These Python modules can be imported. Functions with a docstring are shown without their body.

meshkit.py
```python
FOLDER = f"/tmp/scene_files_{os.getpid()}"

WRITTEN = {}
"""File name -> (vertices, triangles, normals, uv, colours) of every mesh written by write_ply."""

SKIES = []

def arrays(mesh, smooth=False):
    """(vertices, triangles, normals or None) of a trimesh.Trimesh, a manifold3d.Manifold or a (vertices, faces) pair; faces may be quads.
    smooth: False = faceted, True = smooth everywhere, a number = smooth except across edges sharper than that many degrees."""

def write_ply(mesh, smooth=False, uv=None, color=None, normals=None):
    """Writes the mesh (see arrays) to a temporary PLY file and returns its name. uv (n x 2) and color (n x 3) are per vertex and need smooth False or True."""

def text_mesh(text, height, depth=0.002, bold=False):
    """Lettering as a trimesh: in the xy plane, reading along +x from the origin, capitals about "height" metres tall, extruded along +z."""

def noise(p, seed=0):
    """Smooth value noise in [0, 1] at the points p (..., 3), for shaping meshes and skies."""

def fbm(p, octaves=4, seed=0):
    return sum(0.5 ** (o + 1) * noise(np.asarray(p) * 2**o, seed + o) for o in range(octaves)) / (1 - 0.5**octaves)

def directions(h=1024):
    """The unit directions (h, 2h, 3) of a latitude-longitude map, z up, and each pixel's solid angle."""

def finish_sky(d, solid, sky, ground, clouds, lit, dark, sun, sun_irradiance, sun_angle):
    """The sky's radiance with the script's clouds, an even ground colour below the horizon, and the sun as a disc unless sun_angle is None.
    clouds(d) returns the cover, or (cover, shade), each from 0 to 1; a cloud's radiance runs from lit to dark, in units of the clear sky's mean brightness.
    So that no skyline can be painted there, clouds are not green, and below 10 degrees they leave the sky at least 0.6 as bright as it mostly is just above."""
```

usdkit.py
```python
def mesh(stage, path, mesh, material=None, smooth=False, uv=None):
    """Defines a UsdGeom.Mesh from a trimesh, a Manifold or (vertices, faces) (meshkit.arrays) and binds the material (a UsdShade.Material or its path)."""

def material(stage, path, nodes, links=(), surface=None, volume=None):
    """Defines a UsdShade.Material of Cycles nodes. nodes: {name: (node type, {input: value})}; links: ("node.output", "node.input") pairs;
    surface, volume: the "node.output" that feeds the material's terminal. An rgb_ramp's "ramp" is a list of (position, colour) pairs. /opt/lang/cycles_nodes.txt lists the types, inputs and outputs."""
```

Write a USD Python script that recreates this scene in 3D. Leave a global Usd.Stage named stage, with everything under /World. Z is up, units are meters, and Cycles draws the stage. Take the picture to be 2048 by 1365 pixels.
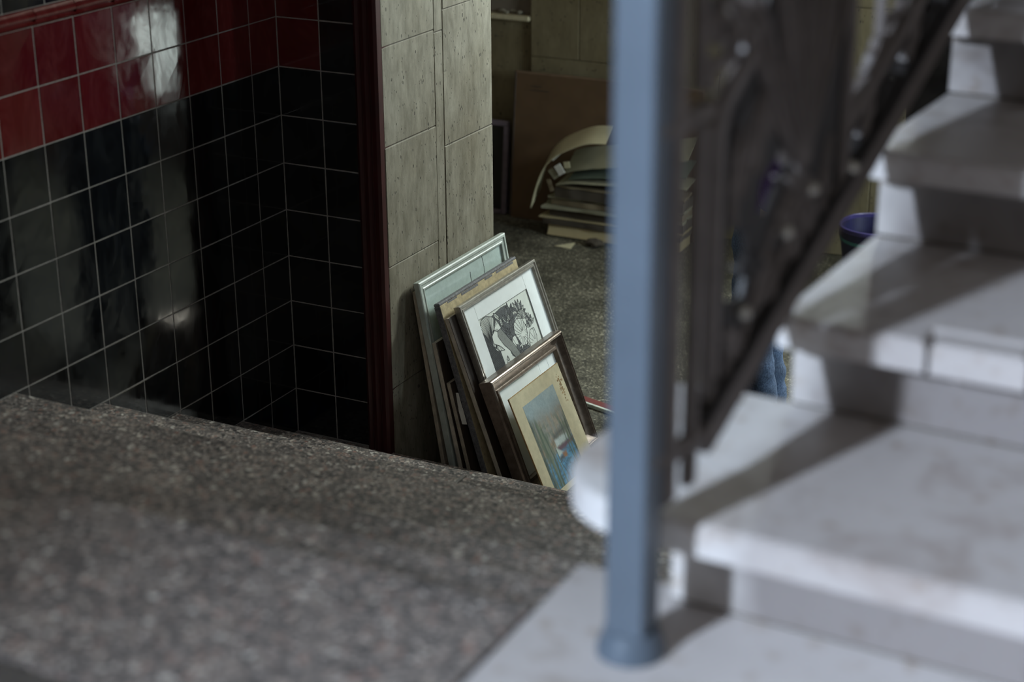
import math, random
import numpy as np, trimesh, manifold3d as m3, usdkit, meshkit
from pxr import Usd, UsdGeom, UsdLux, UsdShade, Gf, Sdf, Vt
from shapely.geometry import Polygon, LineString, Point, MultiPolygon, box as sbox
from shapely import affinity
from shapely.ops import unary_union

random.seed(7); rng = np.random.default_rng(7)
stage = Usd.Stage.CreateInMemory()
UsdGeom.SetStageUpAxis(stage, UsdGeom.Tokens.z); UsdGeom.SetStageMetersPerUnit(stage, 1.0)
WORLD = UsdGeom.Xform.Define(stage, '/World'); stage.SetDefaultPrim(WORLD.GetPrim())
UsdGeom.Scope.Define(stage, '/World/Looks')

# ------------------------------------------------------------------ camera
YAW, PITCH, ROLL, FPX = 0.475170, 0.367568, -0.006325, 3490.0
def cam_axes():
    f = np.array([-math.sin(YAW) * math.cos(PITCH), math.cos(YAW) * math.cos(PITCH), -math.sin(PITCH)])
    r = np.array([math.cos(YAW), math.sin(YAW), 0.0]); u = np.cross(r, f)
    return math.cos(ROLL) * r + math.sin(ROLL) * u, -math.sin(ROLL) * r + math.cos(ROLL) * u, f
cr, cu, cf = cam_axes()
cam = UsdGeom.Camera.Define(stage, '/World/camera')
M = np.eye(4); M[0, :3] = cr; M[1, :3] = cu; M[2, :3] = -cf
cam.AddTransformOp().Set(Gf.Matrix4d(*M.ravel().tolist()))
cam.CreateHorizontalApertureAttr(36.0); cam.CreateVerticalApertureAttr(36.0 * 1365 / 2048)
cam.CreateFocalLengthAttr(36.0 * FPX / 2048)
cam.CreateClippingRangeAttr(Gf.Vec2f(0.05, 60))
cam.CreateFStopAttr(2.2); cam.CreateFocusDistanceAttr(5.55)
cam.CreateExposureAttr(0.0)

# ------------------------------------------------------------------ daylight and added fill
def rect_light(name, pos, target, w, h, color, intensity):
    L = UsdLux.RectLight.Define(stage, '/World/' + name)
    L.CreateWidthAttr(w); L.CreateHeightAttr(h); L.CreateColorAttr(Gf.Vec3f(*color)); L.CreateIntensityAttr(intensity)
    d = np.array(target, float) - np.array(pos, float); d /= np.linalg.norm(d)
    z = -d; x = np.cross([0, 0, 1.0], z); x /= np.linalg.norm(x); y = np.cross(z, x)
    m = np.eye(4); m[0, :3] = x; m[1, :3] = y; m[2, :3] = z; m[3, :3] = pos
    L.AddTransformOp().Set(Gf.Matrix4d(*m.ravel().tolist()))
    return L
# stair window behind the photographer, high up and a little to the left
rect_light('stair_window_daylight', (-2.15, -2.28, 1.33), (-2.15, 0, 1.33), 0.30, 0.36, (0.77, 0.92, 1.13), 2250.0)
# added soft fill under the stairwell ceiling, which has no opening
rect_light('stairwell_added_fill', (-1.0, 2.9, 2.58), (-1.0, 2.901, 0), 0.9, 0.9, (0.85, 0.95, 1.05), 1.6)
# high window of the lower hall, in its far wall
rect_light('hall_window_daylight', (-1.2, 7.2, -0.08), (-1.2, 0, -0.08), 1.3, 0.55, (0.90, 1.0, 0.96), 74.0)
# glazed entrance on the right of the lower hall
rect_light('hall_entrance_daylight', (1.15, 5.9, -0.85), (0, 5.9, -0.85), 1.0, 1.1, (0.80, 0.97, 1.02), 29.0)
# faint skylight in the air of the stairwell (enters by the openings only)
dome = UsdLux.DomeLight.Define(stage, '/World/sky')
dome.CreateColorAttr(Gf.Vec3f(0.75, 0.88, 1.0)); dome.CreateIntensityAttr(0.25)

# ------------------------------------------------------------------ helpers
LOOK = {}
def mat(name, nodes, links, surface='p.BSDF'):
    LOOK[name] = usdkit.material(stage, '/World/Looks/' + name, nodes, links, surface=surface)
    return LOOK[name]
def simple(name, color, rough=0.5, metal=0.0, spec=0.5, bump=0.0, scale=40, vary=0.25, **kw):
    c = np.array(color, float)
    nodes = {'g': ('texture_coordinate', {}), 'n': ('noise_texture', {'scale': scale, 'detail': 5.0, 'roughness': 0.6}),
             'r': ('rgb_ramp', {'ramp': [(0.25, tuple(c * (1 - vary))), (0.75, tuple(np.minimum(c * (1 + vary), 1)))]}),
             'p': ('principled_bsdf', {'roughness': rough, 'metallic': metal, 'specular_ior_level': spec, **kw})}
    links = [('g.object', 'n.vector'), ('n.fac', 'r.fac'), ('r.color', 'p.base_color')]
    if bump:
        nodes['b'] = ('bump', {'strength': 1.0, 'distance': bump}); links += [('n.fac', 'b.height'), ('b.normal', 'p.normal')]
    return mat(name, nodes, links)

used = {}
def numbered(path):
    n = used.get(path, 0); used[path] = n + 1
    return path if n == 0 else f'{path}_{n:03d}'
def data(prim, **kw):
    for k, v in kw.items():
        if v: prim.SetCustomDataByKey(k, v)
    return prim
def thing(name, label, cat, group=None, kind=None, loc=None, matrix=None):
    x = UsdGeom.Xform.Define(stage, numbered('/World/' + name))
    if matrix is not None: x.AddTransformOp().Set(Gf.Matrix4d(*np.asarray(matrix, float).T.ravel().tolist()))
    elif loc is not None: x.AddTranslateOp().Set(Gf.Vec3d(*map(float, loc)))
    return data(x.GetPrim(), label=label, category=cat, group=group, kind=kind)
def part(parent, name, mesh, look, smooth=False, label=None, kind=None):
    m = usdkit.mesh(stage, numbered(f'{parent.GetPath()}/{name}'), mesh, LOOK[look], smooth=smooth)
    return data(m.GetPrim(), label=label, kind=kind)
def solo(name, mesh, look, label, cat, group=None, kind=None, smooth=False):
    m = usdkit.mesh(stage, numbered('/World/' + name), mesh, LOOK[look], smooth=smooth)
    return data(m.GetPrim(), label=label, category=cat, group=group, kind=kind)
cat_ = trimesh.util.concatenate

def box(x0, x1, y0, y1, z0, z1):
    m = trimesh.creation.box([x1 - x0, y1 - y0, z1 - z0]); m.apply_translation([(x0 + x1) / 2, (y0 + y1) / 2, (z0 + z1) / 2]); return m
def bevel(x0, x1, y0, y1, z0, z1, b=0.004):
    """Box with all edges chamfered: 24 corners, 44 triangles."""
    b = min(b, (x1 - x0) * .45, (y1 - y0) * .45, (z1 - z0) * .45)
    lo, hi = np.array([x0, y0, z0]), np.array([x1, y1, z1]); pts = []
    for c in np.ndindex(2, 2, 2):
        for a in range(3):
            q = np.where(np.array(c) == 0, lo + b, hi - b); q[a] = lo[a] if c[a] == 0 else hi[a]; pts.append(q)
    return trimesh.convex.convex_hull(np.array(pts))
def xf(mesh, m):
    mesh = mesh.copy(); mesh.apply_transform(m); return mesh
def extrude(poly, h, z0=0.0):
    polys = [g for g in getattr(poly, 'geoms', [poly]) if g.area > 1e-8 and g.geom_type == 'Polygon']
    out = cat_([trimesh.creation.extrude_polygon(g, h, engine='earcut') for g in polys]); out.apply_translation([0, 0, z0]); return out
def cast(poly, d, b=0.0025):
    """An outline cast in metal: extruded along z, centred, with a chamfered rim on both faces."""
    inner = poly.buffer(-b)
    ms = [extrude(poly, d - 2 * b, -d / 2 + b)]
    if not inner.is_empty: ms.append(extrude(inner, d, -d / 2))
    return cat_(ms)
def tube(pts, r, sides=8):
    p = np.asarray(pts, float); t = np.gradient(p, axis=0); t /= np.linalg.norm(t, axis=1, keepdims=True)
    a = np.cross(t, np.where(np.abs(t[:, 2:]) < .9, [0, 0, 1.], [1., 0, 0])); a /= np.linalg.norm(a, axis=1, keepdims=True)
    b = np.cross(t, a); r = np.broadcast_to(r, (len(p),)); ang = np.arange(sides) * 2 * np.pi / sides
    v = (p[:, None] + r[:, None, None] * (np.cos(ang)[None, :, None] * a[:, None] + np.sin(ang)[None, :, None] * b[:, None])).reshape(-1, 3)
    f = []
    for i in range(len(p) - 1):
        for j in range(sides):
            q = [i * sides + j, i * sides + (j + 1) % sides, (i + 1) * sides + (j + 1) % sides, (i + 1) * sides + j]; f += [[q[0], q[1], q[2]], [q[0], q[2], q[3]]]
    n = len(v); v = np.vstack([v, p[0], p[-1]])
    for j in range(sides): f += [[n, (j + 1) % sides, j], [n + 1, (len(p) - 1) * sides + j, (len(p) - 1) * sides + (j + 1) % sides]]
    return trimesh.Trimesh(v, f, process=False)
def loft(a, b):
    """Skin between two equal rings a, b (n x 3)."""
    n = len(a); v = np.vstack([a, b]); f = []
    for j in range(n): k = (j + 1) % n; f += [[j, k, n + k], [j, n + k, n + j]]
    return trimesh.Trimesh(v, f, process=False)

# ------------------------------------------------------------------ materials
POS = ('geometry', {})
def tile_look(name, base, haze):
    """Glazed tile: mirror-like, with a thin smeared film of dust."""
    b = np.array(base)
    mat(name, {'g': POS, 'm': ('mapping', {'scale': (1, 2.2, 1.0), 'rotation': (0.5, 0, 0)}), 'n': ('noise_texture', {'scale': 5.5, 'detail': 8.0, 'roughness': 0.66, 'distortion': 1.2}),
               'n2': ('noise_texture', {'scale': 9.0, 'detail': 2.0}), 'n3': ('noise_texture', {'scale': 170.0, 'detail': 2.0}),
               'rc': ('rgb_ramp', {'ramp': [(0.40, tuple(b)), (0.72, tuple(b + np.array(haze)))]}),
               'rr': ('rgb_ramp', {'ramp': [(0.36, (0.04,) * 3), (0.62, (0.15,) * 3)]}),
               'pt': ('rgb_ramp', {'ramp': [(0.76, (0, 0, 0)), (0.80, (1, 1, 1))]}),
               'b': ('bump', {'strength': 0.22, 'distance': 0.004}),
               'p': ('principled_bsdf', {'specular_ior_level': 0.6, 'coat_weight': 0.3, 'coat_roughness': 0.03})},
        [('g.position', 'm.vector'), ('m.vector', 'n.vector'), ('g.position', 'n2.vector'), ('g.position', 'n3.vector'), ('n.fac', 'rc.fac'), ('n.fac', 'rr.fac'),
         ('n2.fac', 'b.height'), ('b.normal', 'p.normal'), ('rc.color', 'p.base_color'), ('rr.color', 'p.roughness')])
tile_look('red_tile', (0.105, 0.0095, 0.0095), (0.03, 0.014, 0.014))
tile_look('red_tile_deep', (0.082, 0.0065, 0.007), (0.03, 0.012, 0.012))
tile_look('black_tile', (0.004, 0.0042, 0.0048), (0.006, 0.0075, 0.009))
tile_look('black_tile_worn', (0.0055, 0.0055, 0.006), (0.008, 0.009, 0.011))
simple('grout', (0.25, 0.235, 0.22), 0.9, scale=60)
simple('red_trim', (0.042, 0.0055, 0.0055), 0.40, scale=12, bump=0.0006)
def terrazzo(name, scale, matrix, ramp, rough, stain=0.5):
    mat(name, {'g': POS, 'v': ('voronoi_texture', {'scale': scale, 'feature': 'f1', 'randomness': 1.0}), 'e': ('voronoi_texture', {'scale': scale, 'feature': 'distance_to_edge'}),
               'w': ('separate_color', {}), 'r': ('rgb_ramp', {'ramp': ramp, 'interpolate': True}),
               'er': ('rgb_ramp', {'ramp': [(0.06, (0, 0, 0)), (0.16, (1, 1, 1))]}), 'mx': ('mix', {'color1': matrix}),
               'v2': ('voronoi_texture', {'scale': scale * 2.3, 'feature': 'f1'}), 'w2': ('separate_color', {}), 'r2': ('rgb_ramp', {'ramp': [(0.0, tuple(np.array(matrix) * .7)), (0.75, matrix), (0.9, tuple(np.array(matrix) * 2.6)), (1.0, tuple(np.array(matrix) * 3.2))]}),
               'n': ('noise_texture', {'scale': 3.2, 'detail': 6.0, 'roughness': 0.65}), 'nr': ('rgb_ramp', {'ramp': [(0.3, (1 - stain,) * 3), (0.65, (1.05, 1.03, 1.0))]}), 'mu': ('mix', {'mix_type': 'multiply', 'fac': 1.0}),
               'rr': ('rgb_ramp', {'ramp': [(0.3, (rough * .75,) * 3), (0.7, (min(1, rough * 1.3),) * 3)]}),
               'b': ('bump', {'strength': 0.5, 'distance': 0.0015}), 'p': ('principled_bsdf', {'specular_ior_level': 0.45})},
        [('g.position', 'v.vector'), ('g.position', 'e.vector'), ('g.position', 'v2.vector'), ('g.position', 'n.vector'), ('v.color', 'w.color'), ('w.r', 'r.fac'), ('e.distance', 'er.fac'),
         ('v2.color', 'w2.color'), ('w2.r', 'r2.fac'), ('r2.color', 'mx.color1'), ('r.color', 'mx.color2'), ('er.color', 'mx.fac'), ('n.fac', 'nr.fac'), ('mx.color', 'mu.color1'), ('nr.color', 'mu.color2'), ('mu.color', 'p.base_color'),
         ('n.fac', 'rr.fac'), ('rr.color', 'p.roughness'), ('v.distance', 'b.height'), ('b.normal', 'p.normal')])
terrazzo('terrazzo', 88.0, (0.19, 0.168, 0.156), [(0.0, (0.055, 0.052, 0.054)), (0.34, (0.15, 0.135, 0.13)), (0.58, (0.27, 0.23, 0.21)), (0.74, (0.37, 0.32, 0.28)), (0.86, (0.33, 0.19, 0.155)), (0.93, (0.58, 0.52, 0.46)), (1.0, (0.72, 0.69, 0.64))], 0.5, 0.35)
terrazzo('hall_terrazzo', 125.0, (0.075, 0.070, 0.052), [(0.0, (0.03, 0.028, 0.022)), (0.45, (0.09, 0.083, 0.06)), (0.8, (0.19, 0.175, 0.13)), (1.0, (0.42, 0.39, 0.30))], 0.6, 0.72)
def stone(name, lo, hi, dark):
    mat(name, {'g': POS, 'm': ('mapping', {'scale': (1, 1, 0.30)}), 'm2': ('mapping', {'scale': (1, 1, 0.45)}), 'n': ('noise_texture', {'scale': 34.0, 'detail': 8.0, 'roughness': 0.72}), 'n2': ('noise_texture', {'scale': 4.0, 'detail': 4.0}),
               'v': ('voronoi_texture', {'scale': 95.0, 'feature': 'f1'}), 'pn': ('noise_texture', {'scale': 22.0, 'detail': 2.0}), 'ps': ('math', {'math_type': 'multiply_add', 'value2': -0.95, 'value3': 0.59}),
               'ad': ('math', {'math_type': 'add'}), 'pit': ('rgb_ramp', {'ramp': [(0.17, (0, 0, 0)), (0.25, (1, 1, 1))]}),
               'r': ('rgb_ramp', {'ramp': [(0.30, lo), (0.72, hi)]}), 'r2': ('rgb_ramp', {'ramp': [(0.3, (0.80, 0.76, 0.68)), (0.7, (1.06, 1.05, 1.03))]}), 'mu': ('mix', {'mix_type': 'multiply', 'fac': 1.0}),
               'mp': ('mix', {'color1': dark}), 'bh': ('math', {'math_type': 'multiply_add', 'value2': 0.25}), 'b': ('bump', {'strength': 0.8, 'distance': 0.003}), 'p': ('principled_bsdf', {'roughness': 0.72, 'specular_ior_level': 0.3})},
        [('g.position', 'm.vector'), ('g.position', 'm2.vector'), ('m.vector', 'n.vector'), ('g.position', 'n2.vector'), ('m2.vector', 'v.vector'), ('g.position', 'pn.vector'), ('pn.fac', 'ps.value1'), ('v.distance', 'ad.value1'), ('ps.value', 'ad.value2'), ('ad.value', 'pit.fac'),
         ('n.fac', 'r.fac'), ('n2.fac', 'r2.fac'), ('r.color', 'mu.color1'), ('r2.color', 'mu.color2'), ('mu.color', 'mp.color2'), ('pit.color', 'mp.fac'), ('mp.color', 'p.base_color'), ('n.fac', 'bh.value1'), ('pit.color', 'bh.value3'), ('bh.value', 'b.height'), ('b.normal', 'p.normal')])
stone('travertine', (0.155, 0.142, 0.108), (0.345, 0.325, 0.27), (0.085, 0.075, 0.06))
stone('hall_stone', (0.15, 0.125, 0.075), (0.22, 0.185, 0.115), (0.03, 0.025, 0.018))
def marble(name, base, stain, rough=0.42, worn=(1, 1, 1)):  # worn darkens the colour to the right: painted weaker light plus walked-in dirt
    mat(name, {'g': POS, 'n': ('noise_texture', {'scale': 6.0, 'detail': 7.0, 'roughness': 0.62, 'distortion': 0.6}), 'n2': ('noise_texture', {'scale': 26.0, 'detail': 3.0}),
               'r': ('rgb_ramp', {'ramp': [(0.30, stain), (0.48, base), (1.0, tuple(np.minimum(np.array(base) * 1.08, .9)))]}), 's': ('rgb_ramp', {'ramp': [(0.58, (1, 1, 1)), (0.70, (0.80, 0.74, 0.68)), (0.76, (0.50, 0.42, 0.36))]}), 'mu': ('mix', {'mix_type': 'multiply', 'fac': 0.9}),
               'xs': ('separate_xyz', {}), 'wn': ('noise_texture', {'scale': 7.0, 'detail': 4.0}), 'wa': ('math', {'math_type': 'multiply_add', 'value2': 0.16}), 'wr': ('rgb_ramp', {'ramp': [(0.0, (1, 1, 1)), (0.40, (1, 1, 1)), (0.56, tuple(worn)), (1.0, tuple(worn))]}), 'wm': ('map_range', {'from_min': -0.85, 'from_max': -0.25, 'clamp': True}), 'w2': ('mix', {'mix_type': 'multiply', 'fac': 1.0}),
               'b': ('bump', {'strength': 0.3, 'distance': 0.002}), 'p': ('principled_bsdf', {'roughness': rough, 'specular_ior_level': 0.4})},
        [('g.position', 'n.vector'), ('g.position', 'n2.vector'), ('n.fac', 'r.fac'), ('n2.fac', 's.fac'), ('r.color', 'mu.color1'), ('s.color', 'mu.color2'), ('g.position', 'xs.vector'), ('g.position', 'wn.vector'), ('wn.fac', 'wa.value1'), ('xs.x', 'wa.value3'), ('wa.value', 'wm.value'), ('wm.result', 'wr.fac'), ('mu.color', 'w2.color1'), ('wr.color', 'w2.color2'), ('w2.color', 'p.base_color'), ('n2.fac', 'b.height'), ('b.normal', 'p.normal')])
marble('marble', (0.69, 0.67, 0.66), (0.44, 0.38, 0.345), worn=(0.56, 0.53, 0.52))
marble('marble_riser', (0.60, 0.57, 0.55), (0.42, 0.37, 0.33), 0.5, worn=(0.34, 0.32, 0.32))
marble('marble_grey', (0.48, 0.45, 0.44), (0.33, 0.28, 0.25), 0.5)  # even, greyer marble for the landing slabs
marble('marble_joint', (0.10, 0.085, 0.07), (0.07, 0.06, 0.05), 0.8)
simple('darkened_plaster', (0.05, 0.042, 0.035), 0.9, scale=8, bump=0.001)  # plaster darkened to cut bounced light and its reflection in the tiles
simple('dark_slab', (0.10, 0.088, 0.078), 0.55, scale=14, vary=0.2)
simple('plaster', (0.42, 0.38, 0.33), 0.9, scale=8, bump=0.001)
simple('dark_plaster', (0.16, 0.13, 0.10), 0.9, scale=8, bump=0.001)
simple('iron', (0.125, 0.106, 0.097), 0.42, spec=0.45, scale=25, bump=0.0006)
simple('iron_dark', (0.022, 0.019, 0.018), 0.5, scale=25, bump=0.0006)
simple('post_sky_tint', (0.082, 0.106, 0.136), 0.38, scale=9, vary=0.1, bump=0.0003)  # cool sky light on the post, painted into its base colour
simple('black_metal', (0.02, 0.02, 0.02), 0.45)
simple('stretcher_wood', (0.40, 0.345, 0.27), 0.8, scale=30, vary=0.35, bump=0.0008)
simple('pale_wood', (0.50, 0.45, 0.365), 0.8, scale=30, vary=0.3, bump=0.0008)
simple('dark_wood', (0.045, 0.030, 0.022), 0.55, scale=30)
simple('hardboard', (0.105, 0.060, 0.028), 0.75, scale=10, vary=0.2)
simple('hardboard_edge', (0.16, 0.10, 0.06), 0.8, scale=10)
simple('mint_paint', (0.40, 0.44, 0.40), 0.42, scale=25, vary=0.2)
simple('silver_mould', (0.42, 0.40, 0.36), 0.32, metal=0.75, scale=60, vary=0.25)
simple('bronze_mould', (0.175, 0.135, 0.108), 0.30, metal=0.55, scale=40, vary=0.4)
simple('mat_board', (0.80, 0.84, 0.84), 0.8, scale=20, vary=0.05)
simple('print_paper', (0.68, 0.72, 0.67), 0.85, scale=30, vary=0.06)
simple('ink', (0.035, 0.038, 0.042), 0.8, vary=0.3)
simple('ink_grey', (0.17, 0.18, 0.185), 0.8, vary=0.3)
simple('mint_paper', (0.45, 0.55, 0.52), 0.5, scale=60, vary=0.10, coat_weight=1.0, coat_roughness=0.06)
simple('tan_board', (0.42, 0.345, 0.205), 0.85, scale=55, vary=0.3, bump=0.0006)
simple('flaked_paint', (0.13, 0.128, 0.135), 0.7, scale=90, vary=0.6, bump=0.001)
simple('card_tan', (0.47, 0.41, 0.27), 0.85, scale=35, vary=0.14)
simple('card_edge', (0.36, 0.24, 0.11), 0.85)
simple('foxing', (0.25, 0.16, 0.075), 0.9, scale=80, vary=0.4)
simple('grey_print', (0.36, 0.38, 0.40), 0.8, scale=90, vary=0.35)
simple('white_paper', (0.62, 0.60, 0.54), 0.85, scale=30, vary=0.1)
simple('cream_card', (0.50, 0.45, 0.29), 0.85, scale=8, vary=0.12)
simple('grey_card', (0.25, 0.235, 0.16), 0.85, scale=9, vary=0.2)
simple('brown_card', (0.18, 0.14, 0.085), 0.88, scale=9, vary=0.25)
simple('dark_card', (0.07, 0.055, 0.04), 0.88, scale=9, vary=0.3)
simple('kraft_card', (0.42, 0.34, 0.19), 0.88, scale=9, vary=0.15)
simple('teal_card', (0.09, 0.115, 0.085), 0.85, scale=9, vary=0.2)
simple('red_paint', (0.14, 0.03, 0.025), 0.6)
simple('white_paint', (0.52, 0.55, 0.48), 0.6)
simple('blue_plastic', (0.016, 0.015, 0.055), 0.35)
simple('blue_plastic_rim', (0.045, 0.036, 0.13), 0.35)
simple('teal_plastic', (0.045, 0.17, 0.17), 0.35)
simple('skin', (0.42, 0.26, 0.21), 0.55, vary=0.08)
simple('hair', (0.022, 0.014, 0.010), 0.5, scale=80)
simple('purple_cloth', (0.10, 0.045, 0.22), 0.85, scale=200, vary=0.2)
simple('shoe_leather', (0.03, 0.027, 0.025), 0.5)
simple('purple_frame', (0.13, 0.10, 0.12), 0.4)
simple('dark_glass', (0.018, 0.017, 0.014), 0.25)
mat('denim', {'g': ('texture_coordinate', {}), 'n': ('noise_texture', {'scale': 160.0, 'detail': 6.0, 'roughness': 0.7}), 'n2': ('noise_texture', {'scale': 12.0, 'detail': 4.0}),
              'r': ('rgb_ramp', {'ramp': [(0.35, (0.022, 0.040, 0.085)), (0.7, (0.10, 0.145, 0.235))]}), 'r2': ('rgb_ramp', {'ramp': [(0.3, (0.55,) * 3), (0.7, (1.25,) * 3)]}), 'mu': ('mix', {'mix_type': 'multiply', 'fac': 1.0}),
              'b': ('bump', {'strength': 0.7, 'distance': 0.002}), 'p': ('principled_bsdf', {'roughness': 0.9})},
    [('g.object', 'n.vector'), ('g.object', 'n2.vector'), ('n.fac', 'r.fac'), ('n2.fac', 'r2.fac'), ('r.color', 'mu.color1'), ('r2.color', 'mu.color2'), ('mu.color', 'p.base_color'), ('n.fac', 'b.height'), ('b.normal', 'p.normal')])
def glazing(name, tint, rough=0.04):
    mat(name, {'f': ('fresnel', {'IOR': 1.45}), 't': ('transparent_bsdf', {'color': tint}), 's': ('glossy_bsdf', {'color': (1, 1, 1), 'roughness': rough}), 'x': ('mix_closure', {})},
        [('f.fac', 'x.fac'), ('t.BSDF', 'x.closure1'), ('s.BSDF', 'x.closure2')], surface='x.closure')
glazing('picture_glass', (0.95, 0.98, 0.96)); glazing('window_glass', (0.97, 0.98, 0.98)); glazing('dusty_glass', (0.80, 0.88, 0.84), 0.2)
mat('painting', {'a': ('attribute', {'attribute': 'paint'}), 'p': ('principled_bsdf', {'roughness': 0.7})}, [('a.color', 'p.base_color')])
mat('lit_pane', {'e': ('emission', {'color': (0.86, 1.0, 0.95), 'strength': 4.6})}, [], surface='e.emission')

# ================================================================== the setting
ZL, ZF = -1.111, -2.461            # landing and lower hall floor
XW, YR, XJ, YJ = -3.0, 4.306, -2.636, 4.995
NOSE = [(1.75, -1.111), (2.07, -1.261), (2.40, -1.411), (2.735, -1.561), (3.075, -1.711), (3.395, -1.861), (3.705, -2.011), (4.02, -2.161), (4.31, -2.311)]
T = 0.15; ZK = -0.9616            # tile size, a joint height
rnd = lambda a: float(rng.uniform(-a, a))
def tile_x(x, y0, y1, z0, z1):     # a tile on a wall facing +x: chamfered face, slightly out of true
    g, c, d = 0.0015, 0.0012, 0.008; y0 += g; y1 -= g; z0 += g; z1 -= g
    j = [rnd(0.0005) for _ in range(4)]
    back = [(x - d, y0, z0), (x - d, y1, z0), (x - d, y1, z1), (x - d, y0, z1)]
    rim = [(x - c + j[i], p[1], p[2]) for i, p in enumerate(back)]
    s = [(1, 1), (-1, 1), (-1, -1), (1, -1)]
    face = [(x + j[i], p[1] + c * s[i][0], p[2] + c * s[i][1]) for i, p in enumerate(back)]
    v = np.array(back + rim + face); f = []
    for a in (0, 4):
        for i in range(4): k = (i + 1) % 4; f += [[a + i, a + k, a + 4 + k], [a + i, a + 4 + k, a + 4 + i]]
    f += [[8, 9, 10], [8, 10, 11]]
    return trimesh.Trimesh(v, f, process=False)
def tile_y(y, x0, x1, z0, z1):     # a tile on a wall facing -y
    m = tile_x(0, x0, x1, z0, z1); v = m.vertices.copy(); m.vertices = np.stack([v[:, 1], y - v[:, 0], v[:, 2]], 1); return m

wl = thing('wall_left', 'tiled stair wall on the left, black tiles with a dark red band', 'wall', kind='structure')
part(wl, 'wall_surface', box(-3.2, XW - 0.0009, -2.4, YR + 0.2, -2.7, 2.6), 'grout')
def step_z(y):
    z = ZL
    for ny, nz in NOSE:
        if y > ny: z = nz - 0.15
    return z
Y0 = YR - 0.138                    # first column by the corner is cut narrower
cols = [(Y0, YR)] + [(Y0 - (j + 1) * T, Y0 - j * T) for j in range(15)]
for (a, b) in cols:
    for k in range(-1, 10):
        z1, z0 = ZK - T * (k - 1), ZK - T * k
        if k == -1: continue
        if z1 < step_z(b + .12) + 0.01: continue
        part(wl, 'tile', tile_x(XW, a, b, z0, z1), ('red_tile' if rng.random() < .7 else 'red_tile_deep') if k <= 1 else ('black_tile' if rng.random() < .6 else 'black_tile_worn'))
zt = ZK + T                         # top of the red band
BH = 0.045
prof = [(0, 0), (0.004, 0.002), (0.010, 0.006), (0.012, 0.010), (0.007, 0.0135), (0.007, 0.016), (0.014, 0.020), (0.016, 0.026), (0.013, 0.031), (0.008, 0.034), (0.008, 0.037), (0.005, 0.043), (0, 0.045)]
def bead_x(y0, y1):
    a = np.array([(XW + p[0], y0 + 0.0012, zt + p[1]) for p in prof] + [(XW - .006, y0 + .0012, zt + .045), (XW - .006, y0 + .0012, zt)]); b = a.copy(); b[:, 1] = y1 - 0.0012
    m = loft(a, b); n = len(a)
    caps = [[0 + o, i + o, i + 1 + o] for o in (0, n) for i in range(1, n - 1)]
    return trimesh.Trimesh(m.vertices, np.vstack([m.faces, caps]), process=True)
for (a, b) in cols: part(wl, 'border_moulding', bead_x(a, b), 'red_tile', smooth=40)
sh = 0.052
for r, (z0, z1) in enumerate([(zt + BH, zt + BH + .078), (zt + BH + .078, zt + BH + .228), (zt + BH + .228, zt + BH + .378)]):
    for j in range(-1, 15):
        a = Y0 - (j + 1) * T + sh; b = min(a + T, YR)
        if b - a > .02: part(wl, 'tile', tile_x(XW, a, b, z0, z1), 'black_tile' if rng.random() < .6 else 'black_tile_worn')

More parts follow.
